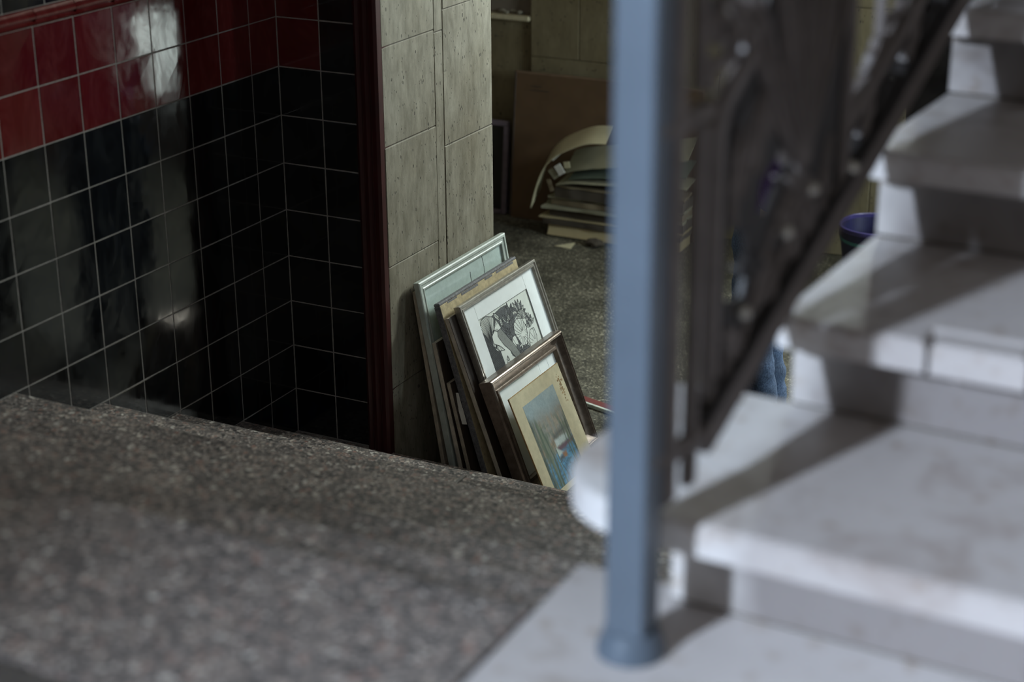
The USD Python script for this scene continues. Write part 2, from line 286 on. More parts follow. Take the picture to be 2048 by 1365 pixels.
wd = thing('wall_doorway', 'narrow return wall of black and red tiles beside the doorway, with lintel', 'wall', kind='structure')
part(wd, 'wall_surface', box(XW - .002, XJ - .01, YR + 0.0009, YJ - .012, -2.7, 2.6), 'grout')
for x0, x1 in ((XW, -2.85), (-2.85, -2.715)):
    for k in range(-4, 10):
        z1, z0 = ZK - T * (k - 1), ZK - T * k
        red = x0 == XW and -1 <= k <= 1
        part(wd, 'tile', tile_y(YR, x0, x1, z0, z1), 'red_tile_deep' if red else 'black_tile')
part(wd, 'lintel', box(XJ - .01, 1.2, YR, YJ, 0.25, 2.6), 'black_tile')
part(wd, 'jamb', cat_([box(-1.20, 1.2, YJ - .25, YJ, -2.7, 0.25), box(-.80, 1.2, YR, YJ - .25, -2.7, 0.25)]), 'black_tile', label='plain dark unseen jamb shaped to keep hall light off the marble stair')  # unseen jamb, widened to block hall light from the treads

tr = thing('trim_1', 'dark red ribbed vertical trim between black tiles and stone pillar', 'trim', kind='structure')
px = [(-2.728, 0), (-2.722, .014), (-2.712, .020), (-2.703, .012), (-2.700, .012), (-2.692, .024), (-2.681, .026), (-2.672, .016), (-2.668, .016), (-2.660, .028), (-2.645, .030), (-2.637, .022), (-2.637, 0)]
ring = lambda z: np.array([(x, YR - y, z) for x, y in px] + [(-2.64, YR + .05, z), (-2.728, YR + .05, z)])
part(tr, 'moulding', loft(ring(-2.47), ring(.25)), 'red_trim', smooth=35)

pl = thing('stone_pillar', 'travertine clad pillar of the doorway that the pictures lean on', 'pillar', kind='structure')
part(pl, 'core', box(XJ - .05, XJ - .004, YR + .004, YJ - .004, -2.7, 2.2), 'marble_joint', label='dark mortar behind the slabs')
def slab(y0, y1, z0, z1, out=0.0):
    g = 0.0012; m = bevel(XJ - .03, XJ + out, y0 + g, y1 - g, z0 + g, z1 - g, 0.0022); return m
cuts1 = [2.0, 0.1, -.425, -.725, -1.025, -1.325, -1.70, -2.10, -2.47]
for a, b in zip(cuts1[:-1], cuts1[1:]): part(pl, 'slab', slab(YR, 4.616, b, a, rnd(.0012)), 'travertine')
cuts2 = [2.0, -.3, -1.035, -2.47]
for a, b in zip(cuts2[:-1], cuts2[1:]): part(pl, 'filler_strip', slab(4.616, 4.670, b, a, -.0012), 'travertine')
cuts3 = [2.0, -.1, -.535, -.973, -1.404, -1.83, -2.47]
for a, b in zip(cuts3[:-1], cuts3[1:]): part(pl, 'slab', slab(4.670, YJ, b, a, rnd(.0012)), 'travertine')

# terrazzo flight down to the hall
def step_mesh(y0, y1, z, x0=XW + .002, x1=-0.80):
    r = 0.012; p = [(y0, -2.7), (y1 - .02, -2.7), (y1 - .02, z - .045), (y1, z - .040)] + [(y1 - r + r * math.cos(a), z - r + r * math.sin(a)) for a in np.linspace(0, math.pi / 2, 6)] + [(y0, z)]
    ringp = lambda x: np.array([(x, q[0], q[1]) for q in p]); n = 14
    ms = []; xs = np.linspace(x0, x1, n)
    for i in range(n - 1):                                  # a little wear: nosing dips by a few millimetres in the middle
        def wear(x):
            a = ringp(x); w = math.sin(math.pi * (x - x0) / (x1 - x0)); a[3:-1, 2] -= .004 * w; a[3:-1, 1] -= .003 * w; return a
        ms.append(loft(wear(xs[i]), wear(xs[i + 1])))
    m = cat_(ms); m.merge_vertices(); poly = Polygon(p)
    cap = trimesh.creation.triangulate_polygon(poly, engine='earcut')
    for x in (x0, x1): ms.append(trimesh.Trimesh(np.c_[np.full(len(cap[0]), x), cap[0]], cap[1], process=False))
    return cat_([m] + ms[-2:])
ts = thing('terrazzo_staircase', 'worn speckled terrazzo steps leading down to the hall', 'stairs', kind='structure')
part(ts, 'landing_step', step_mesh(1.349, NOSE[0][0], ZL, x1=-.871), 'terrazzo', smooth=30)
for (a, z0), (b, z) in zip(NOSE[:-1], NOSE[1:]): part(ts, 'step', step_mesh(a - .02, b, z), 'terrazzo', smooth=30)
part(ts, 'joint_strip', box(-2.052, -2.043, 3.405, 3.70, -2.02, -2.0105), 'grout', label='pale mortar joint across one step')

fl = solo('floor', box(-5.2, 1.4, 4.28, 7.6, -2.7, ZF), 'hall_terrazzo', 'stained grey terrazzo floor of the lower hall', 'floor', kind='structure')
ld = thing('landing_floor', 'grey marble landing slabs in the foreground', 'floor', kind='structure')
part(ld, 'bed', cat_([box(XW + .002, 1.2, -2.4, 1.346, -1.5, ZL - .012), box(-.868, 1.2, 1.346, 1.87, -1.5, ZL - .012)]), 'marble_joint', label='dark mortar bed in the joints')
part(ld, 'slab', bevel(-.867, .6, .55, 1.877, ZL - .05, ZL, .006), 'marble_grey')
part(ld, 'slab', bevel(-.867, .6, -.75, .546, ZL - .05, ZL, .004), 'marble_grey')
part(ld, 'slab', bevel(XW + .004, -.871, .55, 1.343, ZL - .05, ZL, .006), 'dark_slab')
part(ld, 'slab', bevel(XW + .004, -.871, -.75, .546, ZL - .05, ZL, .004), 'dark_slab')
part(ld, 'slab', bevel(XW + .004, .6, -2.3, -.754, ZL - .05, ZL, .004), 'dark_slab')

# marble flight up
PHI = math.radians(2.49); FW = np.array([math.sin(PHI), math.cos(PHI), 0]); SD = np.array([math.cos(PHI), -math.sin(PHI), 0])
def frame(o, x, y, z):
    m = np.eye(4); m[:3, 0] = x; m[:3, 1] = y; m[:3, 2] = z; m[:3, 3] = o; return m
MS = frame(np.array([-.69, 1.835, ZL]), SD, FW, np.array([0, 0, 1.0]))     # local: x along the step, y forward, z up
H, TR_, OV, TH = 0.152, 0.333, 0.070, 0.042
ms = thing('marble_staircase', 'white marble stairs rising on the right, dusty and worn', 'stairs', kind='structure')
def rounded_slab(poly, z0, z1, r=0.010, n=4):
    rings = []
    for i in range(n + 1):
        a = math.pi / 2 * i / n; rings.append((r * (1 - math.cos(a)), z1 - r + r * math.sin(a)))
    top = poly.buffer(-r, join_style=2)
    out = [extrude(poly, z1 - r - z0, z0)]
    # stacked thin layers follow the rounding
    prev = poly
    for i in range(1, n + 1):
        q = poly.buffer(-rings[i][0], join_style=1); out.append(extrude(q, rings[i][1] - rings[i - 1][1] + 1e-4, rings[i - 1][1] - 1e-4))
    return cat_(out)
XR = 1.25
def tread_poly(k):
    y0 = (k - 1) * TR_ - OV; y1 = k * TR_ + .015
    if k == 1:
        e = [(-.195 + .0, y1 - .02)] + [(-.06 - .135 * math.cos(a), y0 + .15 - .15 * math.sin(a)) for a in np.linspace(0.1, math.pi / 2, 10)]
        return Polygon([(XR, y0), (XR, y1), (-.13, y1)] + e)
    l = -.011; c = .02
    P = Polygon([(XR, y0), (XR, y1), (l, y1), (l, y0 + c), (l + c * .35, y0 + c * .3), (l + c, y0)])
    if k == 2: P = P.difference(Polygon([(.202, y0 - .01), (.332, y0 - .01), (.322, y0 + .052), (.196, y0 + .052)]).buffer(.003))
    return P
for k in range(1, 9):
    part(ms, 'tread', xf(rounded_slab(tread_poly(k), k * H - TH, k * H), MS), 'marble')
    lx = -.03 if k == 1 else -.004
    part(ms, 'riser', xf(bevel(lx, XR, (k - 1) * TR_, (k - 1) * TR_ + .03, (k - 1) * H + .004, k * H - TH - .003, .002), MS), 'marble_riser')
    part(ms, 'bedding', xf(box(lx + .004, XR, (k - 1) * TR_ + .004, k * TR_ + .006, max((k - 1) * H - .25, -.2), k * H - TH - .001), MS), 'marble_joint')
y0 = TR_ - OV
part(ms, 'nosing_patch', xf(rounded_slab(Polygon([(.205, y0), (.329, y0), (.319, y0 + .049), (.199, y0 + .049)]), 2 * H - TH, 2 * H + .001, .008), MS), 'marble', label='repaired block let into the nosing')
sw = solo('wall_stringer', box(-.80, -.70, 1.90, 4.3, -2.7, -1.2), 'plaster', 'plastered side wall below the marble stairs', 'wall', kind='structure')

# lower hall
wf = thing('wall_far', 'brown stone clad far wall of the lower hall', 'wall', kind='structure')
YB = 7.30
part(wf, 'core', box(-5.2, 1.4, YB + .012, YB + .3, -2.7, .8), 'dark_plaster')
ZH = [-2.461, -1.97, -1.698, -1.35, -.9, -.45]
for i in range(5):
    xs = np.arange(-3.637 - .22 * (i % 2 == 0), -.4, .47); xs[0] = -3.637
    for a, b in zip(xs[:-1], xs[1:]): part(wf, 'slab', bevel(a + .001, b - .001, YB - .02, YB + .02, ZH[i] + .001, ZH[i + 1] - .001, .003), 'hall_stone')
part(wf, 'recessed_panel', bevel(-4.6, -3.639, YB + .0, YB + .02, ZF, -1.535, .003), 'hall_stone')
part(wf, 'ledge', bevel(-4.6, -3.641, YB - .035, YB + .28, -1.535, -1.512, .004), 'card_tan', label='pale chipped ledge of the opening')
part(wf, 'opening_back', box(-4.6, -3.639, YB + .24, YB + .29, -1.512, -.6), 'hall_stone')
solo('wall_hall_left', box(-5.4, -5.2, 4.2, 7.7, -2.7, .8), 'dark_plaster', 'dark side wall on the left of the lower hall', 'wall', kind='structure')
solo('wall_hall_front', box(-5.2, XW - .2, YJ - .3, YJ, -2.7, .8), 'dark_plaster', 'dark front wall of the lower hall behind the pillar', 'wall', kind='structure')
solo('wall_hall_right', cat_([box(1.2, 1.4, 4.3, 5.35, -2.7, .8), box(1.2, 1.4, 6.45, 7.6, -2.7, .8), box(1.2, 1.4, 5.35, 6.45, -.3, .8)]), 'darkened_plaster', 'right wall of the lower hall with the entrance opening', 'wall', kind='structure')
solo('ceiling_hall', box(-5.4, 1.4, YJ - .01, 7.7, .5, .8), 'dark_plaster', 'ceiling of the lower hall', 'ceiling', kind='structure')
d1 = thing('door_1', 'low glazed door in the far wall reflected in the red tiles', 'door', kind='structure')
part(d1, 'pane', box(-.31, -.12, YB - .045, YB - .035, -2.07, -1.67), 'lit_pane', label='bright pane with daylight behind it')
part(d1, 'door_panel', cat_([bevel(-.36, -.31, YB - .06, YB - .02, ZF, -1.2, .003), bevel(-.12, .35, YB - .06, YB - .02, ZF, -1.2, .003), bevel(-.31, -.12, YB - .06, YB - .02, ZF, -2.07, .003), bevel(-.31, -.12, YB - .06, YB - .02, -1.67, -1.2, .003)]), 'dark_wood')

# the rest of the stairwell, behind and beside the camera
solo('wall_right', box(.62, .8, -2.4, 4.3, -2.7, 2.6), 'dark_plaster', 'plain plaster wall on the right of the stairwell', 'wall', kind='structure')
wn = cat_([box(-3.2, -2.6, -2.5, -2.32, -1.2, 2.6), box(-1.7, .8, -2.5, -2.32, -1.2, 2.6), box(-2.6, -1.7, -2.5, -2.32, -1.2, .65), box(-2.6, -1.7, -2.5, -2.32, 1.65, 2.6)])
solo('wall_near', wn, 'dark_plaster', 'plaster wall with the stair window behind the viewpoint', 'wall', kind='structure')
w1 = thing('window_1', 'stair window behind the viewpoint', 'window', kind='structure')
part(w1, 'window_frame', cat_([bevel(-2.6, -2.54, -2.42, -2.36, .65, 1.65), bevel(-1.76, -1.7, -2.42, -2.36, .65, 1.65), bevel(-2.54, -1.76, -2.42, -2.36, .65, .71), bevel(-2.54, -1.76, -2.42, -2.36, 1.59, 1.65)]), 'white_paint')
part(w1, 'pane', box(-2.54, -1.76, -2.395, -2.39, .71, 1.59), 'window_glass')
solo('ceiling', box(-3.2, .8, -2.5, 4.4, 2.6, 2.8), 'dark_plaster', 'plain ceiling of the stairwell', 'ceiling', kind='structure')

solo('added_pier', box(-3.0, -1.955, -1.72, -1.6, -1.2, 2.6), 'dark_plaster', 'unseen short pier added left of the viewpoint to screen the stair window light', 'wall', kind='structure')  # added out of view to cut window light on the left side

# ================================================================== the pictures against the pillar
def plane(x0, z0, sl, y0, t):
    """Matrix of a leaning thing: local u along the wall, v up its slope, n out of its face; (0, 0, 0) is its lower back corner on the floor."""
    cs = math.hypot(1, sl); xb = x0 - sl * (ZF - z0) - t * cs
    return frame(np.array([xb, y0, ZF]), np.array([0, 1., 0]), np.array([-sl, 0, 1]) / cs, np.array([1, 0, sl]) / cs)
def moulding_frame(w, h, prof):
    """Four mitred lengths. prof: (inset from the outer edge, height over the back) pairs."""
    out = []
    corners = [(0, 0), (w, 0), (w, h), (0, h)]; ins = [(1, 1), (-1, 1), (-1, -1), (1, -1)]
    for i in range(4):
        j = (i + 1) % 4
        a = np.array([(corners[i][0] + ins[i][0] * d, corners[i][1] + ins[i][1] * d, n) for d, n in prof])
        b = np.array([(corners[j][0] + ins[j][0] * d, corners[j][1] + ins[j][1] * d, n) for d, n in prof])
        out.append(loft(a, b))
    return out
def rot_part(parent, name, mesh, look, m, **kw): return part(parent, name, xf(mesh, m), look, **kw)
G = 'pictures and boards leaning on the stone pillar'
def sheet(u0, u1, v0, v1, n0, n1, b=.001): return bevel(u0, u1, v0, v1, n0, n1, b)
ID = np.eye(4)
def leaner(name, label, cat, x0, z0, sl, y0, t): return thing(name, label, cat, G, matrix=plane(x0, z0, sl, y0, t))

# thin boards and stretched canvases seen by their edges
o = leaner('panel_board', 'thin worn board at the very back, directly against the pillar', 'board', -2.614, -1.815, .159, 4.428, .014)
part(o, 'board', sheet(0, .53, 0, .655, 0, .014, .002), 'stretcher_wood')

# mint frame
o = leaner('picture_frame', 'pale mint painted picture frame with greenish glass, tallest of the leaning stack', 'picture frame', -2.598, -1.778, .19, 4.42, .020)
W_, H_ = .583, .692
pr = [(0, 0), (0, .018), (.004, .020), (.011, .020), (.014, .016), (.022, .016), (.025, .018), (.030, .017), (.033, .010), (.033, 0)]
for s in moulding_frame(W_, H_, pr): part(o, 'moulding', s, 'mint_paint')
part(o, 'glazed_paper', sheet(.028, W_ - .028, .028, H_ - .028, .002, .0095), 'mint_paper')
part(o, 'crack', tube([(.33, .63, .0099), (.328, .60, .0099), (.335, .57, .0099)], .0007, 5), 'ink'); part(o, 'crack', tube([(.42, .665, .0099), (.424, .62, .0099), (.418, .60, .0099)], .0006, 5), 'ink')

def canvas(label, x0, z0, sl, y0, w, h, t, look, back='dark_wood', bar=.03):
    o = leaner('stretched_canvas', label, 'canvas', x0, z0, sl, y0, t)
    part(o, 'stretcher', bevel(0, bar, 0, h, 0, t - .002, .002), look); part(o, 'stretcher', bevel(w - bar, w, 0, h, 0, t - .002, .002), look)
    part(o, 'stretcher', bevel(bar, w - bar, 0, bar, 0, t - .002, .002), look); part(o, 'stretcher', bevel(bar, w - bar, h - bar, h, 0, t - .002, .002), look)
    part(o, 'canvas', sheet(.001, w - .001, .001, h - .001, t - .002, t, .0008), back)
    return o
canvas('canvas with pale worn stretcher edge just in front of the mint frame', -2.545, -1.965, .215, 4.425, .44, .50, .017, 'pale_wood')
canvas('low canvas, shortest edge of the leaning stack, third edge from the pillar', -2.4985, -2.10, .24, 4.43, .40, .37, .0155, 'stretcher_wood')
o = solo('paper_label', xf(cat_([sheet(0, .016, 0, .055, 0, .0015, .0004), sheet(.002, .015, .055, .105, .0002, .0017, .0004)]), frame(np.array([-2.462, 4.437, -2.235]), np.array([.93, .36, 0]), np.array([-.33, .1, .94]) / np.linalg.norm([-.33, .1, .94]), np.array([.34, -.87, .1]) / np.linalg.norm([.34, -.87, .1]))), 'white_paper', 'torn white strip of paper stuck between the leaning boards', 'paper')

# tan board with flaking edge
o = leaner('painted_board', 'tan board with flaking blue-grey painted rim, between mint frame and engraving', 'board', -2.548, -1.843, .30, 4.452, .022)
w, h = .53, .634
part(o, 'panel', sheet(.003, w - .003, .004, h - .009, .002, .0216, .001), 'tan_board')
flake = [bevel(0, w, h - .010, h, 0, .022, .003), bevel(0, .004, 0, h - .010, 0, .0215, .002), bevel(w - .004, w, 0, h - .010, 0, .0215, .002)]
for f_ in flake: part(o, 'rim', f_, 'flaked_paint')
part(o, 'bare_patch', cat_([sheet(a, a + l, h - .0102 - d, h - .009, .0214, .0226, .0003) for a, l, d in ((.05, .06, .004), (.14, .11, .007), (.30, .05, .005), (.38, .12, .006))]), 'flaked_paint')

canvas('canvas with a thick pale stretcher edge right behind the engraving', -2.512, -1.90, .365, 4.455, .45, .60, .017, 'pale_wood')

# ---- engraving
ex = dict(x0=-2.498, z0=-1.868, sl=.372, y0=4.497, t=.022)
o = leaner('framed_engraving', 'engraving of big leaves in white mat and narrow silver frame', 'framed picture', **ex)
W_, H_ = .534, .628
pr = [(0, 0), (0, .019), (.003, .022), (.008, .022), (.010, .0175), (.014, .0175), (.016, .020), (.020, .020), (.023, .013), (.023, 0)]
for s in moulding_frame(W_, H_, pr): part(o, 'moulding', s, 'silver_mould')
part(o, 'mat', cat_([sheet(.018, .098, .018, H_ - .018, .004, .010, .0008), sheet(.438, W_ - .018, .018, H_ - .018, .004, .010, .0008), sheet(.098, .438, .018, .12, .004, .010, .0008), sheet(.098, .438, .552, H_ - .018, .004, .010, .0008)]), 'mat_board')
pp = part(o, 'print', sheet(.09, .446, .11, .56, .003, .0072, .0005), 'print_paper')
# drawing: leaves as outline and hatching, the nearer ones covering the farther ones
def leaf_shape(x, y, L, Wd, ang, lob=0, bend=0.0):
    t = np.linspace(0, 1, 26); half = Wd * np.sin(np.pi * t ** .8) ** .8 * (1 + (.14 * np.sin(lob * np.pi * 2 * t) if lob else 0)); cx = bend * L * t * t
    pts = np.vstack([np.c_[cx + half, t * L], np.c_[cx - half, t * L][::-1]])
    g = Polygon(pts).buffer(0); g = g if g.geom_type == 'Polygon' else max(g.geoms, key=lambda q: q.area)
    rib = [LineString(np.c_[cx, t * L])]
    for tt in np.linspace(.06, .95, int(L / .011) + 3):
        i = int(tt * 25); hw = half[i] * .93
        for s in (-1, 1): rib.append(LineString([(cx[i], t[i] * L), (cx[i] + s * hw * .55, (t[i] + .05) * L), (cx[i] + s * hw, (t[i] + .13) * L)]))
    tr_ = lambda q: affinity.translate(affinity.rotate(q, ang, origin=(0, 0)), x, y)
    return tr_(g), [tr_(q) for q in rib]
class Drawing:
    def __init__(s): s.dark = None; s.grey = None
    def add(s, g, lines, wl=.0013, wo=.002, tone=0):
        ink = unary_union([q.buffer(wl / 2) for q in lines] + [g.boundary.buffer(wo / 2)]).intersection(g.buffer(wo / 2))
        gr = g.buffer(-.001) if tone else None
        s.dark = ink if s.dark is None else unary_union([s.dark.difference(g), ink])
        s.grey = (s.grey.difference(g) if s.grey is not None else None)
        if gr is not None: s.grey = gr if s.grey is None else unary_union([s.grey, gr])
D = Drawing(); r2 = np.random.default_rng(3)
clip = sbox(.100, .122, .428, .55)
def hatch(g, step, ang):
    c = g.centroid; ls = [LineString([(c.x - .3, c.y + k * step), (c.x + .3, c.y + k * step)]) for k in range(-60, 60)]
    return [affinity.rotate(l, ang, origin=c).intersection(g.buffer(-.001)) for l in ls]
def shape(*p): return Polygon(p).buffer(.004).buffer(-.004)
SH = {'back': shape((.099, .531), (.116, .547), (.147, .55), (.185, .536), (.205, .516), (.216, .487), (.188, .484), (.172, .493), (.147, .481), (.143, .457), (.176, .437), (.194, .418), (.167, .423), (.135, .451), (.119, .478), (.101, .507)),
      'arm': shape((.19, .488), (.211, .487), (.233, .456), (.257, .419), (.275, .389), (.29, .35), (.26, .34), (.225, .406), (.2, .433), (.181, .469)),
      'skirt': shape((.098, .508), (.119, .478), (.138, .45), (.148, .43), (.167, .423), (.17, .34), (.10, .30), (.094, .44)),
      'mass': shape((.182, .538), (.251, .546), (.284, .544), (.302, .529), (.321, .519), (.325, .498), (.297, .40), (.277, .40), (.242, .42), (.231, .455), (.215, .49), (.205, .516)),
      'p1': shape((.294, .474), (.323, .484), (.354, .475), (.366, .44), (.356, .413), (.335, .388), (.307, .393), (.294, .422), (.284, .447)),
      'p2': shape((.26, .438), (.283, .44), (.29, .41), (.283, .38), (.259, .375), (.247, .412)), 'p3': shape((.381, .425), (.408, .424), (.412, .395), (.395, .365), (.352, .37), (.356, .40))}
def veins(g, n, cx_, cy_, wob=.004):
    out = []
    for a in np.linspace(0, 2 * np.pi, n, endpoint=False):
        p = np.array([(cx_ + t * .09 * math.cos(a) + wob * math.sin(9 * t + a * 3), cy_ + t * .09 * math.sin(a) + wob * math.cos(7 * t + a)) for t in np.linspace(.1 + .15 * ((n * 7 + int(a * 100)) % 3) / 3, 1, 8)]); out.append(LineString(p).intersection(g.buffer(-.0005)))
    return out
def folded(g, n, x0, x1, y0, y1, k, seed):                # wavy ribs across a shape
    out = []
    for i in range(n):
        t = i / (n - 1); bx, by = x0 + (x1 - x0) * t, y0 + (y1 - y0) * t; ang = k[0] + (k[1] - k[0]) * t
        p = [(bx + q * math.cos(ang) , by + q * math.sin(ang) + .006 * math.sin(40 * q + seed + i * .7)) for q in np.linspace(-.06, .06, 14)]; out.append(LineString(p).intersection(g.buffer(-.0005)))
    return out
D.add(SH['mass'], hatch(SH['mass'], .0028, 35), .0009, .0015, tone=1)
for i in range(34):
    a = r2.uniform(-60, 60); x, y = r2.uniform(.20, .33), r2.uniform(.40, .52)
    if not SH['mass'].buffer(.004).contains(Point(x, y)): continue
    g, l = leaf_shape(x, y, r2.uniform(.025, .045), r2.uniform(.006, .010), a, 2); D.add(g, l, .0009, .0014, tone=int(r2.random() < .55))
for a in range(-100, 110, 20):
    g, l = leaf_shape(.349, .487, .048 if abs(a) > 50 else .055, .009, a, 2); D.add(g, l, .0009, .0014, tone=int(a % 40 == 0))
for a in range(-80, 90, 26):
    g, l = leaf_shape(.357, .475, .034, .008, a, 2); D.add(g, l, .0009, .0014)
for x, y in ((.395, .455), (.405, .44), (.385, .435)):
    for a in (-60, -20, 20, 55): g, l = leaf_shape(x, y, .026, .006, a, 2); D.add(g, l, .0009, .0013, tone=int(a == 20))
for i in range(60):                                       # dark herbs low down
    x, y = r2.uniform(.11, .40), r2.uniform(.20, .372); g, l = leaf_shape(x, y, r2.uniform(.03, .05), r2.uniform(.007, .012), r2.uniform(-60, 60), 3); D.add(g, l, .0010, .0014, tone=int(r2.random() < .6))
D.add(SH['p3'], veins(SH['p3'], 13, .392, .378), .0009); D.add(SH['p2'], veins(SH['p2'], 11, .27, .385), .0009); D.add(SH['p1'], veins(SH['p1'], 19, .333, .428), .0010)
for x, y, a in ((.285, .40, 20), (.30, .385, -30), (.345, .384, 40), (.325, .38, 0), (.245, .40, 35)):
    g, l = leaf_shape(x, y - .02, .032, .009, a, 3); D.add(g, l, .0010, .0014, tone=1)
D.add(SH['skirt'], hatch(SH['skirt'], .0024, 78), .0010, .0016, tone=1)
D.add(SH['arm'], hatch(SH['arm'], .0026, -56), .0006, .0018)
D.add(SH['back'], folded(SH['back'], 30, .105, .185, .49, .50, (2.2, .5), 1) + folded(SH['back'], 10, .14, .175, .45, .43, (.8, .5), 4), .0012, .0022)
part(o, 'drawing', extrude(D.dark.intersection(clip).simplify(.0002), .0003, .00735), 'ink', label='black engraved leaf lines', kind='stuff')
part(o, 'drawing_tone', extrude(D.grey.intersection(clip).simplify(.0003), .00012, .00723), 'ink_grey', label='grey shading of the engraving', kind='stuff')
part(o, 'mat_edge', cat_([tube([(.4385, .12, .0101), (.4385, .552, .0101)], .0009, 4), tube([(.098, .5525, .0101), (.4385, .5525, .0101)], .0004, 4)]), 'ink')

canvas('narrow canvas edge between the engraving and the bronze frame', -2.392, -2.115, .38, 4.462, .36, .355, .011, 'pale_wood')

# ---- bronze frame
o = leaner('bronze_frame', 'wide bronze picture frame with white mat, behind the tan mounted painting', 'picture frame', -2.356, -2.08, .39, 4.436, .044)
W_, H_ = .515, .402
pr = [(0, 0), (0, .036), (.003, .042), (.007, .044), (.010, .041), (.013, .042), (.017, .038), (.026, .029), (.036, .024), (.042, .024), (.045, .029), (.050, .030), (.053, .026), (.056, .020), (.056, 0)]
for s in moulding_frame(W_, H_, pr): part(o, 'moulding', s, 'bronze_mould', smooth=25)
part(o, 'mat', cat_([sheet(.05, .345, .05, H_ - .05, .010, .016, .0008), sheet(.345, .405, .30, H_ - .05, .010, .016, .0008), sheet(.405, W_ - .05, .05, H_ - .05, .010, .016, .0008)]), 'mat_board')
part(o, 'print', sheet(.335, .41, .05, .31, .009, .0125, .0005), 'grey_print', label='grey print showing beside the mounted painting')

# ---- mounted painting
o = leaner('mounted_painting', 'unframed tan mount with a painting of a boat in blue water and reeds, frontmost', 'painting', -2.303, -2.118, .44, 4.447, .005)
W_, H_ = .348, .366
part(o, 'mount', sheet(0, W_, 0, H_, 0, .005, .001), 'card_tan')
part(o, 'worn_edge', cat_([bevel(-.0004, .0012, 0, H_, 0, .0052, .0003), bevel(0, W_, H_ - .0014, H_ + .0004, 0, .0052, .0003)]), 'card_edge')
u0, u1, v0, v1 = .056, .272, .020, .318
nu, nv = 110, 140
uu, vv = np.meshgrid(np.linspace(0, 1, nu), np.linspace(0, 1, nv)); P3 = np.stack([uu, vv, 0 * uu], -1)
fb = lambda sx, sy, s, o_=4: meshkit.fbm(P3 * [sx, sy, 1], o_, s)
mixc = lambda a, b, k: a + (np.asarray(b) - a) * np.clip(k, 0, 1)[..., None]
wu = uu + .035 * (fb(9, 9, 31) - .5); wv = vv + .03 * (fb(9, 9, 32) - .5)
sst = lambda x, w=.02: np.clip(x / w + .5, 0, 1)                                      # soft step
def poly(pts, w=.02):                                                                 # soft convex polygon, corners counter-clockwise
    k = np.ones_like(uu)
    for (ax, ay), (bx_, by_) in zip(pts, pts[1:] + pts[:1]):
        L_ = math.hypot(bx_ - ax, by_ - ay); k = np.minimum(k, sst(((bx_ - ax) * (wv - ay) - (by_ - ay) * (wu - ax)) / L_, w))
    return k
brush = fb(26, 9, 33, 3); brush2 = fb(10, 40, 34, 3)
C = np.zeros((nv, nu, 3)) + [.23, .29, .30]                                           # hazy grey-blue sky
C = mixc(C, [.33, .38, .37], (fb(6, 4, 1) - .5) * 2.5)
C = mixc(C, [.20, .185, .15], sst(.80 - wv + .10 * (fb(4, 3, 2) - .5), .16) * .85)     # brown and olive hillside
C = mixc(C, [.24, .165, .095], sst(.74 - wv, .1) * np.clip((brush - .48) * 5, 0, .8))
C = mixc(C, [.10, .12, .085], sst(.70 - wv, .1) * np.clip((fb(14, 16, 3) - .47) * 4, 0, .85))
C = mixc(C, [.14, .15, .20], poly([(0, .66), (.16, .62), (.2, .76), (0, .78)], .08) * .6)
C = mixc(C, [.27, .24, .19], sst(wv - .5, .05) * sst(.72 - wv, .05) * np.clip((brush - .54) * 6, 0, .7))
C = mixc(C, [.055, .055, .05], poly([(.42, .47), (.95, .50), (.9, .56), (.5, .54)], .06) * .8)
C = mixc(C, [.06, .17, .28], sst(.40 - wv - .12 * (1 - wu), .06))                     # blue water
C = mixc(C, [.08, .26, .42], sst(.33 - wv, .1) * np.clip((brush2 - .40) * 3, 0, .9))
C = mixc(C, [.05, .09, .12], sst(.36 - wv, .1) * np.clip((fb(18, 30, 9) - .55) * 6, 0, .7))
C = mixc(C, [.44, .50, .49], poly([(.46, .39), (.84, .395), (.86, .46), (.46, .475)], .03) * (.75 + .5 * (brush - .5)))
C = mixc(C, [.095, .045, .068], poly([(.50, .335), (.97, .338), (1.02, .39), (.47, .385)], .03))
C = mixc(C, [.42, .47, .43], poly([(.43, .28), (.60, .31), (.42, .40)], .03) * .9)
C = mixc(C, [.24, .105, .04], poly([(.56, .24), (.66, .245), (.68, .305), (.56, .31)], .04) * np.clip((fb(22, 22, 10) - .36) * 6, 0, 1))
C = mixc(C, [.05, .045, .035], poly([(.45, .25), (.58, .26), (.56, .29), (.44, .285)], .03) * .8)
for a0, a1, wd, top, col in [(.02, .03, .05, .86, (.045, .065, .045)), (.09, .12, .025, .80, (.11, .125, .075)), (.15, .20, .045, .80, (.055, .085, .05)), (.20, .255, .035, .76, (.12, .145, .09)), (.26, .30, .03, .72, (.05, .075, .045)), (.31, .40, .018, .60, (.10, .125, .08)), (.38, .52, .012, .48, (.05, .07, .05)),
                             (.80, .84, .018, .60, (.05, .075, .045)), (.86, .90, .025, .62, (.085, .115, .065)), (.94, .99, .03, .64, (.045, .065, .04)), (1.0, 1.02, .03, .7, (.09, .10, .07))]:
    cx_ = a1 + (a0 - a1) * vv / top + .012 * np.sin(11 * vv + 40 * a0)
    C = mixc(C, col, np.clip(1.25 - np.abs(wu - cx_) / wd, 0, 1) * sst(top - vv, .1) * np.clip(.25 + 1.5 * fb(34, 7, int(a0 * 100) + 40, 3), 0, 1))
for k in range(11):                                                                   # dark twigs mirrored in the water
    a = r2.uniform(-1.1, 1.1); cx_ = .50 + .045 * k + a * (vv - .12) + .02 * np.sin(30 * vv + k)
    C = mixc(C, [.025, .04, .055], np.clip(1 - np.abs(uu - cx_) / .009, 0, 1) * sst(.22 - .012 * k + .03 * (k % 3) - vv, .03) * .85)
C = np.clip(C * (.86 + .28 * fb(60, 60, 50, 2))[..., None] * .92 + .012, 0, 1)
